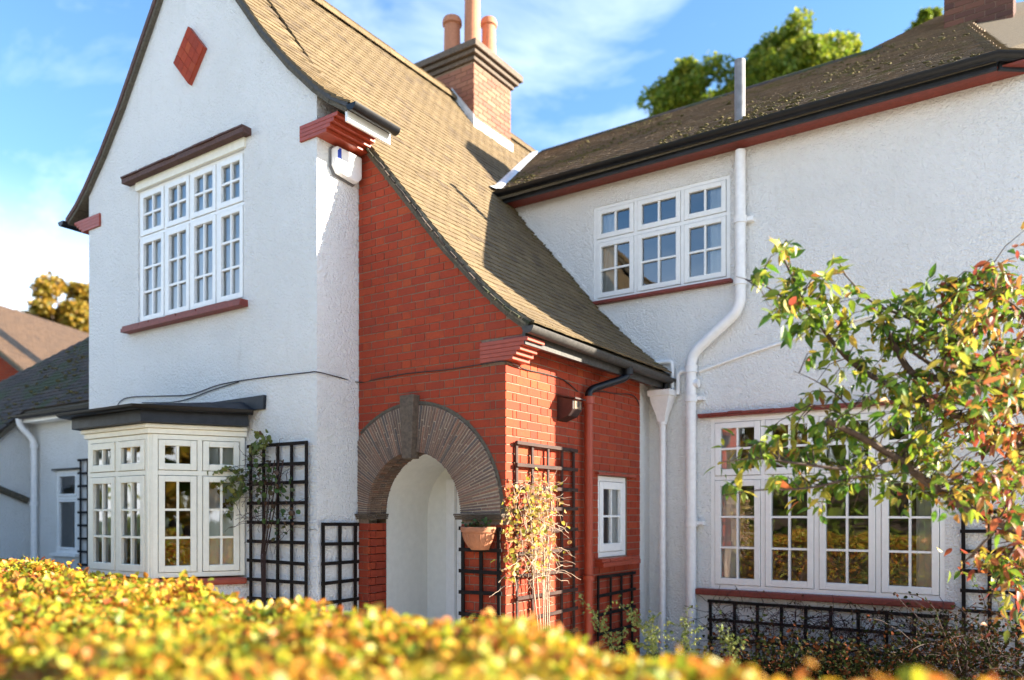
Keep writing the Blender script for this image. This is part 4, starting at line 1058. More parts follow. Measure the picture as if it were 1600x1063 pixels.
# ------------------------------------------------------------------ trellises
def trellis(label, O, U, N, us, zs, zb, mat='trellis_wood', w=.032, th=.016, over=.02):
    O, U, N = V(O), V(U), V(N); t = thing('trellis', label, 'trellis', O + U*us[0] + V((0, 0, 0)), 'dark wooden trellises on the walls')
    for u in us:
        m_ = MB(); j = random.uniform(-.006, .006); m_.obox(O + U*(u - w/2 + j) + V((0, 0, zb)) + N*.022, U*w, V((random.uniform(-.009, .009), 0, zs[0] + .012 - zb)), N*th); obj('upright', m_, M[mat], t, bevel=.002)
    for z in zs:
        m_ = MB(); j = random.uniform(-.010, .010); m_.obox(O + U*(us[0] - w/2 - over) + V((0, 0, z - w/2)) + N*(.0225 + th), U*(us[-1] - us[0] + w + 2*over) + V((0, 0, j)), V((0, 0, w)), N*th); obj('rung', m_, M[mat], t, bevel=.002)
    return t
st_ = lambda a, b, n: [a + (b-a)*k/(n-1) for k in range(n)]
trellis('tall black trellis on the gable with a half bare climber', (0, YG, 0), (1, 0, 0), (0, -1, 0), st_(-6.385, -5.60, 5), [2.25 - .183*k for k in range(12)], .02)
trellis('short black trellis on the narrow white return wall', (XG, 0, 0), (0, 1, 0), (1, 0, 0), st_(4.95, 5.345, 3), [1.505 - .18*k for k in range(8)], .02)
trellis('black trellis on the right jamb of the arch, behind the pot', (0, YA, 0), (1, 0, 0), (0, -1, 0), st_(-4.19, -3.81, 3), [1.475 - .184*k for k in range(8)], .02)
trellis('tall brown trellis on the brick side wall, partly sunlit', (XB, 0, 0), (0, 1, 0), (1, 0, 0), st_(5.555, 6.52, 5), [2.205 - .189*k for k in range(12)], .02, 'trellis_brown')
trellis('small black trellis below the little porch window', (XB, 0, 0), (0, 1, 0), (1, 0, 0), st_(6.99, 7.78, 4), [.98 - .2*k for k in range(5)], .02) if False else trellis('small black trellis below the little porch window', (XB, 0, 0), (0, 1, 0), (1, 0, 0), st_(7.0, 7.79, 4), [.965 - .19*k for k in range(5)], .02)
trellis('long low black trellis beneath the wide ground floor window', (0, YW, 0), (1, 0, 0), (0, -1, 0), st_(-3.03, -.80, 10), [.655 - .20*k for k in range(4)], .02)
trellis('black trellis behind the cherry tree at the right edge', (0, YW, 0), (1, 0, 0), (0, -1, 0), st_(-.64, -.34, 3) if False else [-.64, -.44, -.24], [1.62 - .18*k for k in range(9)], .02)
trellis('black trellis seen edge-on beside the extension window', (0, YE, 0), (1, 0, 0), (0, -1, 0), st_(-11.36, -10.76, 4), [2.36 - .185*k for k in range(12)], .02)

# ------------------------------------------------------------------ leaves
def leaf_shape(kind='oval'):
    # x across, y along, z up: folded along the midrib, tip bent down
    prof = {'oval': [(0, 0), (.30, .25), (.36, .5), (.24, .78), (0, 1)], 'point': [(0, 0), (.15, .18), (.21, .42), (.13, .72), (0, 1)], 'round': [(0, 0), (.40, .2), (.48, .52), (.3, .82), (0, 1)]}[kind]
    v, f = [], []
    for (w, y) in prof: z = -.22*y*y; v += [(0, y, z), (w, y, z + .35*w), (-w, y, z + .35*w)]
    n = len(prof)
    for i in range(n - 1):
        a = 3*i; b = 3*i + 3
        if i == 0: f += [(a, b+1, b), (a, b, b+2)]
        elif i == n - 2: f += [(a, a+1, b), (a, b, a+2)]
        else: f += [(a, a+1, b+1, b), (a, b, b+2, a+2)]
    used = sorted({q for t in f for q in t}); mp_ = {u: i for i, u in enumerate(used)}
    return np.array([v[u] for u in used]), [tuple(mp_[q] for q in t) for t in f]
def rand_rot(n, down=.0):
    """n random rotation matrices (columns: across, along, normal)"""
    along = rng.normal(size=(n, 3)); along[:, 2] -= down; along /= np.linalg.norm(along, axis=1)[:, None]
    nn = rng.normal(size=(n, 3)) * .75; nn[:, 2] += 1.0
    nn -= (nn*along).sum(1)[:, None]*along; nn /= np.linalg.norm(nn, axis=1)[:, None]
    ac = np.cross(along, nn); return np.stack([ac, along, nn], axis=2)
def leaf_mesh(name, pts, sizes, mat, parent=None, shape='oval', down=.0, kind=None, rots=None):
    v, f = leaf_shape(shape); n = len(pts); Rm = rand_rot(n, down) if rots is None else rots
    V_ = np.einsum('nij,kj->nki', Rm, v) * np.asarray(sizes)[:, None, None] + np.asarray(pts)[:, None, :]
    nv = len(v); V_ = V_.reshape(-1, 3)
    lo, hi = V_.min(0), V_.max(0); org = np.array([(lo[0]+hi[0])/2, (lo[1]+hi[1])/2, lo[2]]); V_ -= org
    me = bpy.data.meshes.new(name); me.vertices.add(len(V_)); me.vertices.foreach_set('co', V_.ravel())
    tot = np.array([len(t) for t in f]); loops = np.concatenate([np.array(t) for t in f])
    L_ = (loops[None, :] + (np.arange(n)*nv)[:, None]).ravel(); me.loops.add(len(L_)); me.loops.foreach_set('vertex_index', L_)
    T = np.tile(tot, n); st = np.concatenate([[0], np.cumsum(T)[:-1]]); me.polygons.add(len(T)); me.polygons.foreach_set('loop_start', st); me.polygons.foreach_set('loop_total', T)
    me.update(calc_edges=True); me.validate(); me.materials.append(M[mat])
    o = bpy.data.objects.new(name, me); COL.objects.link(o)
    if parent: o.parent = parent; o.location = V(org) - wloc(parent)
    else: o.location = org
    if kind: o['kind'] = kind
    return o

# ------------------------------------------------------------------ hedge in the foreground
HA, HB = V((-12.5, 4.30, 0)), V((.12, 2.01, 0))       # far edge of its top, left to right end
hu = (HB - HA).normalized(); hn = V((hu.y, -hu.x, 0)); HLn = (HB - HA).length; HWd = 1.45; HZ = 1.150
hedge = thing('hedge', 'clipped beech hedge in yellow and orange autumn leaf across the foreground', 'hedge', (HA + HB)/2 + hn*.7)
core = MB(); core.obox(HA + hn*.10 + V((0, 0, 0)), hu*(HLn - .15), hn*(HWd - .2), V((0, 0, HZ - .17))); obj('twig_mass', core, M['bark'], hedge)
def hedge_bump(u, w): return .035*np.sin(u*2.3 + 1) + .03*np.sin(u*5.1 + w*4) + .025*np.sin(u*9.7 - w*7) + .02*np.sin(w*11 + u*3)
nT = 72000
u = HLn * (1 - rng.random(nT)**1.35 * 1.0); w = rng.random(nT)*HWd
edge = np.minimum(np.minimum(w, HWd - w), HLn - u); rnd = -.09*np.clip(1 - edge/.16, 0, 1)**2
z = HZ + .035*np.clip((u/HLn - .7)/.3, 0, 1) + hedge_bump(u, w)*.75 + rnd - np.abs(rng.normal(0, .065, nT)) + .03
# stray taller shoots
sh = rng.random(nT) < .03; z[sh] += rng.random(sh.sum())*.06
P = np.array(HA)[None] + np.outer(u, hu) + np.outer(w, hn); P[:, 2] = z
nS = 26000
u2 = HLn * (1 - rng.random(nS)**1.3); z2 = rng.random(nS)**.8*(HZ - .02); side = rng.random(nS) < .6
w2 = np.where(side, .03 + rng.normal(0, .035, nS), HWd + rng.normal(0, .035, nS))
P2 = np.array(HA)[None] + np.outer(u2, hu) + np.outer(w2, hn); P2[:, 2] = z2
nE = 2500; w3 = rng.random(nE)*HWd; P3 = np.array(HA)[None] + np.outer(HLn + rng.normal(0, .03, nE), hu) + np.outer(w3, hn); P3[:, 2] = rng.random(nE)*HZ
PP = np.concatenate([P, P2, P3]); leaf_mesh('foliage', PP, rng.uniform(.024, .054, len(PP)), 'hedge_leaf', hedge, 'oval', .2)

# ------------------------------------------------------------------ trees
def tree(name, label, base, crown_c, crown_r, nclump, nleaf, size, mat, cat='tree', trunk_r=.22, group=None, seed=1):
    rs = np.random.default_rng(seed); t = thing(name, label, cat, base, group)
    base = V(base); cc = V(crown_c); tr_ = MB()
    tr_.tube([base, base.lerp(cc, .35) + V((.2, .1, 0)), base.lerp(cc, .7), cc + V((0, 0, crown_r[2]*.3))], [trunk_r, trunk_r*.75, trunk_r*.5, trunk_r*.15], 10)
    cl = []
    for i in range(nclump):
        d = rs.normal(size=3); d /= np.linalg.norm(d); r_ = rs.random()**.33; c_ = np.array(cc) + d*r_*np.array(crown_r); cl.append(c_)
        if i % 2 == 0: tr_.tube([base.lerp(cc, .45 + .4*rs.random()), V(c_).lerp(cc, .4) - V((0, 0, .2)), V(c_)], [trunk_r*.32, trunk_r*.18, .015], 6)
    obj('trunk', tr_, M['bark'], t, smooth=True)
    cl = np.array(cl); idx = rs.integers(0, nclump, nleaf); rad = np.mean(crown_r)*.25*(.6 + .8*rs.random(nclump))
    d = rs.normal(size=(nleaf, 3)); d /= np.linalg.norm(d, axis=1)[:, None]
    P = cl[idx] + d*(rs.random(nleaf)**.45*rad[idx])[:, None]*np.array([1.1, 1.1, .8])
    leaf_mesh('crown', P, rs.uniform(.7, 1.3, nleaf)*size, mat, t, 'oval', .1); return t
def tree_at(name, label, px, py, d, rpx, rpy, **k):
    c = atd(px, py, d); rx_ = rpx/F*d; rz = rpy/F*d; return tree(name, label, (c.x, c.y, 0), c, (rx_, rx_, rz), **k)
tree_at('tree', 'broad green tree showing above the mossy roof ridge', 1235, 128, 34, 80, 80, nclump=60, nleaf=20000, size=.21, mat='tree_leaf', seed=3, trunk_r=.4)
tree_at('tree', 'smaller pale green tree at the left end of the roof-top trees', 1090, 175, 36, 84, 58, nclump=44, nleaf=13000, size=.21, mat='tree_leaf', seed=5, trunk_r=.3)
tree_at('tree', 'green treetop low above the ridge right of the broad tree', 1335, 118, 37, 42, 56, nclump=26, nleaf=8000, size=.21, mat='tree_leaf', seed=9, trunk_r=.3)
tree_at('tree', 'small dark treetop beside the far right chimney', 1445, 58, 40, 36, 40, nclump=16, nleaf=6000, size=.21, mat='tree_leaf', seed=8, trunk_r=.3)
tree_at('tree', 'golden autumn tree behind the roofs at far left', 105, 500, 42, 58, 62, nclump=34, nleaf=11000, size=.24, mat='gold_leaf', seed=12, trunk_r=.35)
# over the road, behind the camera: what the windows mirror
for i, (x, y, h, mt, r_, lab) in enumerate(((-15.5, -15, 6.5, 'tree_leaf', 2.6, 'round green tree across the road mirrored in the windows'), (-11.0, -17, 8.5, 'gold_leaf', 2.8, 'tall golden tree across the road mirrored in the gable window'),
        (-22, -14, 8.0, 'tree_leaf', 3.0, 'large green tree further along across the road'), (3.0, -16, 7.0, 'tree_leaf', 3.2, 'wide green tree across the road behind the camera'), (-4, -17, 7.4, 'tree_leaf', 3.4, 'broad green tree across the road in the middle'),
        (-26, -3.2, 7.0, 'tree_leaf', 3.0, 'green street tree far to the left on the pavement'), (-21, -6.5, 6.0, 'gold_leaf', 2.4, 'golden street tree far to the left'), (13.5, -6, 6.5, 'tree_leaf', 3.0, 'green street tree to the right of the camera'), (18.0, -3.2, 8.0, 'tree_leaf', 3.4, 'larger green street tree further to the right'), (9.5, -5.4, 5.6, 'gold_leaf', 2.3, 'small golden street tree to the right of the camera'))):
    tree('tree', lab, (x, y, 0), (x, y, h*.62), (r_, r_, h*.42), 30, 4200, .27, mt, seed=20 + i)
fh = thing('house', 'brick house across the road mirrored in the bay window', 'house', (24, -10, 0)); w_ = MB(); w_.prism([(20, -6, 0), (24, 2, 0), (29, -.5, 0), (25, -8.5, 0)], (0, 0, 5)); obj('wall', w_, M['brick'], fh)
w_ = MB(); r0, r1 = V((22.0, -8.0, 8.0)), V((27.0, 2.2, 8.0)); w_.add([V((19.6, -6.6, 4.9)), V((24.2, 2.6, 4.9)), r1, r0], [(0, 1, 2, 3)]); w_.add([V((25, -9.2, 4.9)), V((29.6, 0, 4.9)), r1, r0], [(3, 2, 1, 0)]); obj('roof', w_, M['brown_tile'], fh)
for q in range(3):
    for z_ in (1.0, 3.3):
        p_ = V((20, -6, 0)).lerp(V((24, 2, 0)), .15 + .3*q); w_ = MB(); w_.obox(p_ + V((-.05, .02, z_)), V((.447, .894, 0))*1.2, V((-.04, .02, 0)), V((0, 0, 1.2))); obj('window', w_, M['white_paint'], fh)

oh = thing('hedge', 'tall dark green hedge on the far side of the road', 'hedge', (-8, -11.5, 0)); w_ = MB(); w_.box((-34, -12.1, 0), (16, -11.2, 2.9)); obj('twig_mass', w_, M['bark'], oh)
nO = 16000; P = np.stack([rng.uniform(-34, 16, nO), np.where(rng.random(nO) < .75, -11.1 + rng.normal(0, .10, nO), rng.uniform(-12.2, -11, nO)), rng.uniform(0, 3.0, nO)], 1); P[P[:, 1] < -11.35, 2] = 2.95 + rng.normal(0, .1, (P[:, 1] < -11.35).sum())
leaf_mesh('foliage', P, rng.uniform(.14, .24, nO), 'tree_leaf', oh)

# ------------------------------------------------------------------ neighbour's house at far left
n0 = atd(-60, 452, 21.0); n1 = atd(142, 529, 25.9); n1.z = n0.z = 7.45
nb = thing('house', 'brown tiled neighbouring house with red brick gable at far left', 'house', ((n0 + n1)/2).xy.to_3d())
nd = (n1 - n0).normalized(); toward = V((nd.y, -nd.x, 0)); toward = toward if toward.dot(campos - n0) > 0 else -toward
sl_ = (toward*.80 - V((0, 0, .60))).normalized()
rf = MB(); nn_ = nd.cross(sl_); nn_ = nn_ if nn_.z > 0 else -nn_
E0, E1 = n0 - nd*1.5, n1 + nd*2.5
rf.prism([E0, E1, E1 + sl_*6, E0 + sl_*6], -nn_*.1); back_ = (-toward*.8 - V((0, 0, .6))).normalized(); rf.prism([E0, E1, E1 + back_*6, E0 + back_*6], -nn_*.1)
nroof = obj('roof', rf, M['dark_mortar'], nb)
nt = []; kk = 0; s_ = 5.95
while s_ > .05:
    o_ = n0 - nd*1.5 + sl_*s_; tile_course(lambda u: o_ + nd*u + nn_*.01, (nd if nd.cross(-sl_).dot(nn_) > 0 else -nd), -sl_, nn_, kk, .1, (E1 - E0).length - .1, nt); s_ -= TG; kk += 1
lay(nt, nroof, 'brown_tile', 0)
bw_ = MB(); p0 = E0 + sl_*4.2; p1 = E1 + sl_*4.2; bw_.obox(V((p0.x, p0.y, 0)), (p1 - p0).xy.to_3d(), (-toward*6.5), V((0, 0, p0.z - .35))); obj('wall', bw_, M['brick'], nb)
# projecting brick gable in front of that roof
g0 = atd(-30, 505, 19.5); ga = atd(48, 572, 20.0); gb = V((ga.x, ga.y, 0)); gl0 = atd(-108, 572, 20.0)
gm = MB(); gm.prism([V((gl0.x, gl0.y, 0)), gb, ga, V((g0.x, g0.y, g0.z)) if False else V(((ga.x + gl0.x)/2, (ga.y + gl0.y)/2, g0.z)), gl0], -toward*.3); fg = obj('gable', gm, M['mortar'], nb, 'red brick gable of the neighbouring house')
ud = (ga - gl0); ul = ud.length; ud.normalize(); fb = MB(); apex = g0.z; eave = ga.z
zz = 4.2; kk = 0
while zz < apex - .1:
    half = ul/2 if zz < eave else ul/2*(apex - zz)/(apex - eave)
    uu = ul/2 - half + (.11 if kk % 2 else 0)
    while uu < ul/2 + half - .1:
        b0_ = gl0 + ud*uu; fb.obox(V((b0_.x, b0_.y, zz)) + toward*.0, ud*.212, toward*.012, V((0, 0, .064))); uu += .225
    zz += .075; kk += 1
obj('brickwork', fb, M['brick'], nb, kind='stuff')
bg_ = MB(); ap = V(((ga.x + gl0.x)/2, (ga.y + gl0.y)/2, apex)); rd = (ga - ap).normalized()
bg_.obox(ap + toward*.02 + V((0, 0, .05)), rd*((ga - ap).length + .4), toward*.06, V((0, 0, .26))); obj('bargeboard', bg_, M['barge_wood'], nb)

# ------------------------------------------------------------------ cherry tree on the right
ct = thing('cherry_tree', 'cherry tree with green, yellow and red autumn leaves reaching in from the right', 'tree', atd(1740, 1200, 5.4).xy.to_3d())
tb = MB(); root = atd(1740, 900, 5.4)
tb.tube([V((root.x, root.y, 0)), root + V((.02, 0, -.4)), root, atd(1700, 700, 5.35), atd(1660, 560, 5.3)], [.10, .085, .075, .06, .05], 10); obj('trunk', tb, M['bark'], ct, smooth=True)
limbs = [
    ([(1720, 900, 5.35), (1600, 832, 5.1), (1520, 800, 5.0), (1450, 755, 4.9), (1400, 715, 4.85), (1340, 680, 4.78), (1292, 657, 4.72)], .038, .020),
    ([(1700, 740, 5.3), (1600, 700, 5.2), (1515, 656, 5.1), (1450, 632, 5.05), (1401, 609, 5.0), (1338, 575, 4.95), (1300, 535, 4.95), (1262, 480, 4.9), (1232, 420, 4.9), (1212, 380, 4.9)], .032, .005),
    ([(1680, 620, 5.3), (1600, 553, 5.2), (1535, 577, 5.1), (1484, 589, 5.0), (1440, 560, 4.95), (1410, 540, 4.9)], .030, .008),
    ([(1484, 590, 5.0), (1429, 593, 5.0), (1405, 555, 5.0), (1381, 508, 5.0)], .026, .018),
    ([(1600, 640, 5.2), (1500, 545, 5.1), (1430, 500, 5.1), (1360, 475, 5.1), (1312, 420, 5.1)], .018, .004),
    ([(1660, 560, 5.3), (1590, 480, 5.3), (1520, 440, 5.3), (1470, 450, 5.3)], .02, .005),
    ([(1400, 715, 4.85), (1330, 735, 4.7), (1250, 725, 4.65), (1180, 715, 4.6), (1128, 722, 4.6)], .013, .003),
    ([(1340, 745, 4.7), (1260, 765, 4.65), (1180, 765, 4.6), (1130, 775, 4.6)], .008, .003),
    ([(1230, 470, 4.9), (1195, 445, 4.85), (1150, 432, 4.8)], .007, .002),
    ([(1330, 640, 4.9), (1300, 610, 4.85), (1265, 590, 4.8), (1240, 580, 4.8)], .005, .002),
    ([(1340, 660, 4.9), (1300, 640, 4.85), (1260, 630, 4.8)], .005, .002),
    ([(1600, 832, 5.1), (1570, 880, 5.0), (1545, 940, 4.95)], .012, .004),
    ([(1590, 760, 5.1), (1540, 850, 4.9), (1500, 885, 4.85)], .006, .002)]
SK = []
for pl_, r0, r1 in limbs:
    P = bend([atd(*p) for p in pl_], .12, 3); n = len(P); mb = MB(); mb.tube(P, [r0 + (r1-r0)*k/(n-1) for k in range(n)], 8); obj('branch', mb, M['bark'], ct, smooth=True)
    for a, b in zip(P, P[1:]):
        for k in range(3): SK.append(a.lerp(b, k/3))
SKa = np.array([list(p) for p in SK])
clus = [(1178, 437, 28, 14, 16), (1212, 388, 26, 24, 30), (1222, 440, 34, 40, 70), (1232, 500, 40, 40, 95), (1280, 530, 42, 36, 70), (1305, 432, 24, 28, 30), (1330, 478, 40, 34, 60), (1400, 478, 48, 38, 90), (1380, 520, 50, 34, 60), (1475, 452, 34, 32, 45),
        (1480, 500, 54, 44, 110), (1560, 455, 50, 54, 150), (1450, 560, 70, 50, 170), (1545, 550, 64, 70, 300), (1335, 575, 46, 36, 80), (1400, 628, 60, 34, 110), (1262, 592, 28, 14, 9), (1265, 630, 30, 22, 12), (1330, 640, 50, 24, 36),
        (1495, 650, 80, 60, 280), (1570, 700, 50, 80, 300), (1440, 705, 56, 36, 120), (1168, 712, 40, 24, 55), (1225, 705, 50, 30, 110), (1300, 715, 60, 34, 120), (1370, 745, 54, 36, 110), (1150, 768, 24, 10, 16), (1225, 765, 50, 20, 60), (1300, 778, 46, 24, 60), (1420, 780, 44, 24, 45), (1500, 760, 60, 36, 100),
        (1565, 800, 50, 46, 150), (1575, 880, 44, 50, 120), (1585, 950, 30, 40, 50), (1515, 895, 22, 30, 14), (1600, 345, 14, 12, 3), (1596, 395, 14, 16, 4), (1590, 600, 40, 60, 160)]
lp, tw = [], MB()
for (cx, cy, rx_, ry, n) in clus:
    n = int(n * (1.1 if cx < 1380 else 1.3 if cx < 1480 else 2.1)); nt_ = max(1, n // 8)
    for j in range(nt_):
        a = 2*math.pi*random.random(); q = math.sqrt(random.random()); px, py = cx + rx_*q*math.cos(a), cy + ry*q*math.sin(a)
        dd = 4.85 + (px - 1200)/400*.3 + random.gauss(0, .16 + .2*(cx > 1480)); tip = atd(px, py, dd)
        k = int(np.argmin(((SKa - np.array(tip))**2).sum(1))); s0 = SK[k]
        if (s0 - tip).length > .9: s0 = tip + V((.1, .05, -.25))
        mid = s0.lerp(tip, .55) + V((0, 0, .05)); tw.tube([s0, mid, tip], [.0045, .003, .0015], 5, False)
        for i in range(max(2, n // nt_)):
            t = .35 + .65*random.random(); b = (s0.lerp(mid, t/.55) if t < .55 else mid.lerp(tip, (t-.55)/.45)) if (s0 - tip).length < .45 else tip + V((random.gauss(0, .05), random.gauss(0, .05), random.gauss(0, .05)))
            lp.append(b + V((random.gauss(0, .012), random.gauss(0, .012), random.gauss(0, .012))))
obj('twigs', tw, M['bark'], ct, kind='stuff')
lp = np.array([list(p) for p in lp]); sz = rng.uniform(.05, .10, len(lp)); rots = rand_rot(len(lp), .75)
dep = np.einsum('ni,i->n', lp, np.array([-math.sin(YAW), math.cos(YAW), 0])); sz *= np.where(PX0 + F*(lp @ np.array([math.cos(YAW), math.sin(YAW), 0]))/dep < 1330, 1.15, 1.0); key = sz*(.35 + np.abs(rots[:, :, 2] @ np.array([.56, -.82, .1])))/dep
od = np.argsort(-key); ind, rst = od[:300], od[300:]
lv, lf = leaf_shape('point'); leaf_me = mesh_of('leaf', lv, lf, M['cherry_leaf'])
rpx = PX0 + F*(lp @ np.array([math.cos(YAW), math.sin(YAW), 0]))/dep; rusty = rng.random(len(lp)) < np.clip((rpx - 1420)/230, .02, .6)
leaf_red = mesh_of('leaf', lv, lf, M['rust_leaf'])
for i in ind:
    Mx = Matrix((rots[i] * sz[i]).tolist()).to_4x4(); Mx.translation = V(lp[i]); inst('leaf', leaf_red if rusty[i] else leaf_me, ct, Mx)
for mt_, q_ in (('cherry_leaf', rst[~rusty[rst]]), ('rust_leaf', rst[rusty[rst]])): leaf_mesh('foliage', lp[q_], sz[q_], mt_, ct, 'point', kind='stuff', rots=rots[q_])

# ------------------------------------------------------------------ climbers, shrubs, pot
def wander(p, d, n, step, wob, grav=0):
    P = [V(p)]; d = V(d).normalized()
    for i in range(n):
        d = (d + V((random.gauss(0, wob), random.gauss(0, wob), random.gauss(0, wob) - grav))).normalized(); P.append(P[-1] + d*step)
    return P
# climber on the sunlit side trellis
cb = thing('climbing_plant', 'sunlit climber with yellow and pink leaves on the brown trellis', 'climbing plant', (XB + .1, 5.75, 0))
st = MB(); pts = []
for k in range(6): st.tube([(XB + .07 + .02*k % .05, 5.80 + .05*k, .0), (XB + .08, 5.82 + .035*k, .5), (XB + .09, 5.75 + .05*k + random.gauss(0, .04), 1.0), (XB + .1, 5.66 + .07*k, 1.5), (XB + .1, 5.62 + .07*k, 1.85)], .006, 6)
for k in range(210):
    y = random.gauss(5.72, .17); z = 1.02 + .85*random.random()**.8
    if abs(y - 5.72) > .36: continue
    st.tube(wander((XB + .10 + random.random()*.05, y, z), (random.gauss(0, .5), random.gauss(0, 1), random.gauss(-.5, .6)), 8, .032, .3, .06), .0022, 4, False)
obj('stems', st, M['dry_twig'], cb, kind='stuff')
for k in range(430):
    z = random.triangular(1.0, 2.0, 1.72); y = random.gauss(5.68, .17*(1.15 - abs(z - 1.6)*.6)); pts.append((XB + .08 + abs(random.gauss(.04, .06)), y, z))
for k in range(120): pts.append((XB + .02 + random.gauss(.03, .03), 5.44 + random.gauss(0, .05), random.uniform(1.05, 1.75)))
leaf_mesh('leaves', np.array(pts), rng.uniform(.022, .05, len(pts)), 'climber_leaf', cb, 'round', .5)
# climber on the gable trellis
cb = thing('climbing_plant', 'sparse climber with withered brown and green leaves on the gable trellis', 'climbing plant', (-6.15, YG - .1, 0))
st = MB()
for k in range(4): st.tube([(-6.15 + .02*k, YG - .08, 0), (-6.14 + .015*k, YG - .09, .6), (-6.17 + .02*k, YG - .08, 1.2), (-6.10 + .05*k, YG - .09, 1.7), (-6.02 + .06*k, YG - .09, 2.1)], .006, 6)
for k in range(90): st.tube(wander((random.gauss(-6.1, .16), YG - .10, random.uniform(1.4, 2.15)), (random.gauss(0, 1), -.2, random.gauss(0, .6)), 8, .035, .3, .02), .002, 4, False)
sprays = [wander((-6.30, YG - .12, 2.02 - .05*k), (-1, -.35, .25 - .12*k), 12, .035, .12, .05) for k in range(5)] + [wander((-6.15, YG - .1, 2.15), (random.gauss(0, .7), -.1, 1), 8, .03, .2) for k in range(4)]
for s in sprays: st.tube(s, .0022, 4, False)
obj('stems', st, M['dark_twig'], cb, kind='stuff')
pts = [tuple(p + V((random.gauss(0, .015),)*3)) for s in sprays for p in s[2:] for _ in range(2)]
leaf_mesh('green_leaves', np.array(pts), rng.uniform(.03, .065, len(pts)), 'sprig_leaf', cb, 'round', .5)
pts = [(random.gauss(-6.12, .15), YG - .09 - abs(random.gauss(0, .05)), random.gauss(1.93, .12)) for k in range(75)] + [(random.gauss(-5.83, .12), YG - .09 - abs(random.gauss(0, .05)), random.gauss(1.62, .15)) for k in range(55)]
leaf_mesh('leaves', np.array(pts), rng.uniform(.028, .06, len(pts)), 'ivy_leaf', cb, 'round', .6)
# wall pot
pc = V((-3.985, YA - .065, 1.295)); pot = thing('wall_pot', 'half round terracotta wall pot hanging at the right of the arch', 'pot', (pc.x, YA - .04, pc.z))
pm = MB(); pm.lathe(pc, [(0, 0), (.075, 0), (.082, .010), (.108, .035), (.130, .075), (.145, .120), (.149, .148), (.162, .150), (.166, .168), (.165, .190), (.158, .195), (.142, .193), (.136, .165), (0, .160)], 24, math.pi, 2*math.pi); obj('bowl', pm, M['terracotta'], pot, smooth=True)
pm = MB(); pm.prism([pc + V((-.160, .001, .189)), pc + V((-.085, .001, 0)), pc + V((.085, .001, 0)), pc + V((.160, .001, .189))], (0, .012, 0)); obj('back_plate', pm, M['terracotta'], pot)
ribs = MB()
for a in np.linspace(math.pi*1.08, math.pi*1.92, 9): ribs.tube([pc + V((r_*math.cos(a), r_*math.sin(a), z)) for r_, z in ((.094, .02), (.131, .075), (.146, .12), (.149, .14))], .004, 5)
obj('rib', ribs, M['terracotta'], pot, smooth=True)
wp = thing('pot_plant', 'low green plants growing in the terracotta wall pot', 'plant', (pc.x, pc.y, pc.z + .16))
pts = [(pc.x + random.uniform(-.12, .12), pc.y - random.uniform(.0, .10), pc.z + .17 + abs(random.gauss(0, .03))) for k in range(170)]
leaf_mesh('leaves', np.array(pts), rng.uniform(.02, .045, len(pts)), 'ivy_leaf', wp, 'oval', -.4)
# shrubs below the wide window
sb = thing('shrub', 'tangled bare cotoneaster shrub below the wide window', 'shrub', (-1.7, YW - .3, 0))
st = MB(); lp = []
for k in range(16): st.tube(wander((random.uniform(-2.9, -.5), YW - .25, .0), (random.gauss(0, .5), 0, 1), 10, .075, .25), [.012 - .001*i for i in range(11)], 6, False)
for k in range(520):
    x = random.uniform(-2.95, -.5); p = wander((x, YW - .12 - random.random()*.3, random.uniform(.1, .62)), (random.gauss(0, 1), random.gauss(-.2, .3), random.gauss(.1, .5)), 8, .04, .28); st.tube(p, .0026, 4, False)
    lp += [tuple(q) for q in p[3:] if random.random() < .22 + .35*(x > -1.7)]
obj('stems', st, M['dark_twig'], sb, kind='stuff')
leaf_mesh('leaves', np.array(lp), rng.uniform(.018, .036, len(lp)), 'shrub_leaf', sb, 'oval', .2)
sb = thing('shrub', 'dark leafy shrub with red tinged arching sprays at lower right', 'shrub', (-.35, 7.1, 0))
st = MB(); lp = []
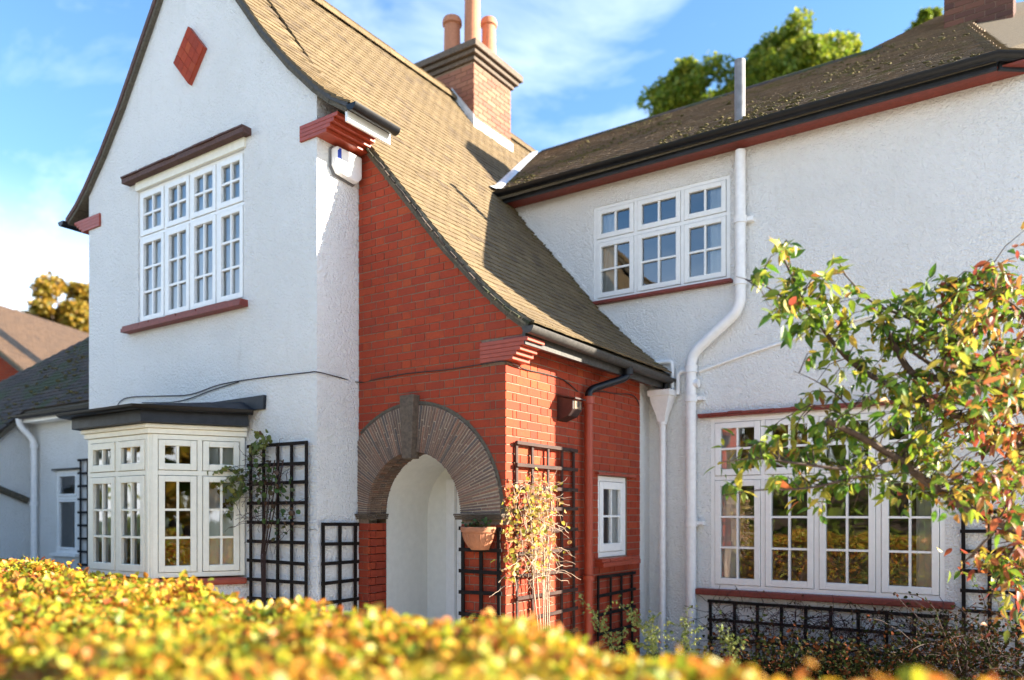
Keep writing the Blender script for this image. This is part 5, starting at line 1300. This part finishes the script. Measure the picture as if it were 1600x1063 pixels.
for k in range(140):
    p = wander((random.gauss(-.4, .3), random.gauss(7.2, .3), random.uniform(.1, .5)), (random.gauss(0, .8), random.gauss(-.2, .6), 1.1), 14, .045, .12, .11); st.tube(p, .003, 4, False); lp += [tuple(q + V((random.gauss(0, .012),)*3)) for q in p[2:] for _ in range(2)]
obj('stems', st, M['dark_twig'], sb, kind='stuff')
leaf_mesh('leaves', np.array(lp), rng.uniform(.02, .042, len(lp)), 'shrub_leaf', sb, 'oval', .2)
sb = thing('shrub', 'low dark evergreen shrub behind the end of the hedge', 'shrub', (-1.3, 6.9, 0))
lp = [(random.gauss(-1.4, .55), random.gauss(6.9, .35), abs(random.gauss(.2, .17))) for k in range(7000)]
leaf_mesh('leaves', np.array(lp), rng.uniform(.025, .05, len(lp)), 'shrub_leaf', sb, 'oval', .0)
# pale sprigs standing above the hedge
for (x0, y0, x1, y1, d, lab) in ((968, 1005, 908, 934, 5.2, 'arching pale sprig in front of the red downpipe'), (1040, 1015, 968, 944, 5.2, 'arching pale sprig in front of the little low trellis'), (1068, 1010, 1075, 950, 5.4, 'upright pale sprig at the foot of the white pipes'), (1142, 1040, 1138, 985, 5.0, 'small upright green sprig left of the low window trellis'), (1020, 1010, 1018, 965, 5.3, 'short pale sprig between the two arching ones')):
    a, b = atd(x0, y0 + 25, d), atd(x1, y1, d); t = thing('sprig', lab, 'plant', (a.x, a.y, 0)); st = MB()
    P = bend([V((a.x + .04, a.y, 0)), a, a.lerp(b, .5) + V((0, 0, .04)), b], .2, 6); st.tube(P, [.005 - .0035*i/(len(P)-1) for i in range(len(P))], 5); lp = []
    for q in P[4:]:
        for _ in range(9): lp.append(tuple(q + V((random.gauss(0, .02), random.gauss(0, .02), random.gauss(0, .02)))))
    for _ in range(5):
        s = random.choice(P[5:-3]); tp = wander(s, (random.gauss(0, 1), random.gauss(0, .5), .7), 6, .025, .15); st.tube(tp, .0018, 4, False); lp += [tuple(q + V((random.gauss(0, .01),)*3)) for q in tp for _ in range(3)]
    obj('stem', st, M['sprig_leaf'], t); leaf_mesh('leaves', np.array(lp), rng.uniform(.014, .03, len(lp)), 'sprig_leaf', t, 'oval', 0)
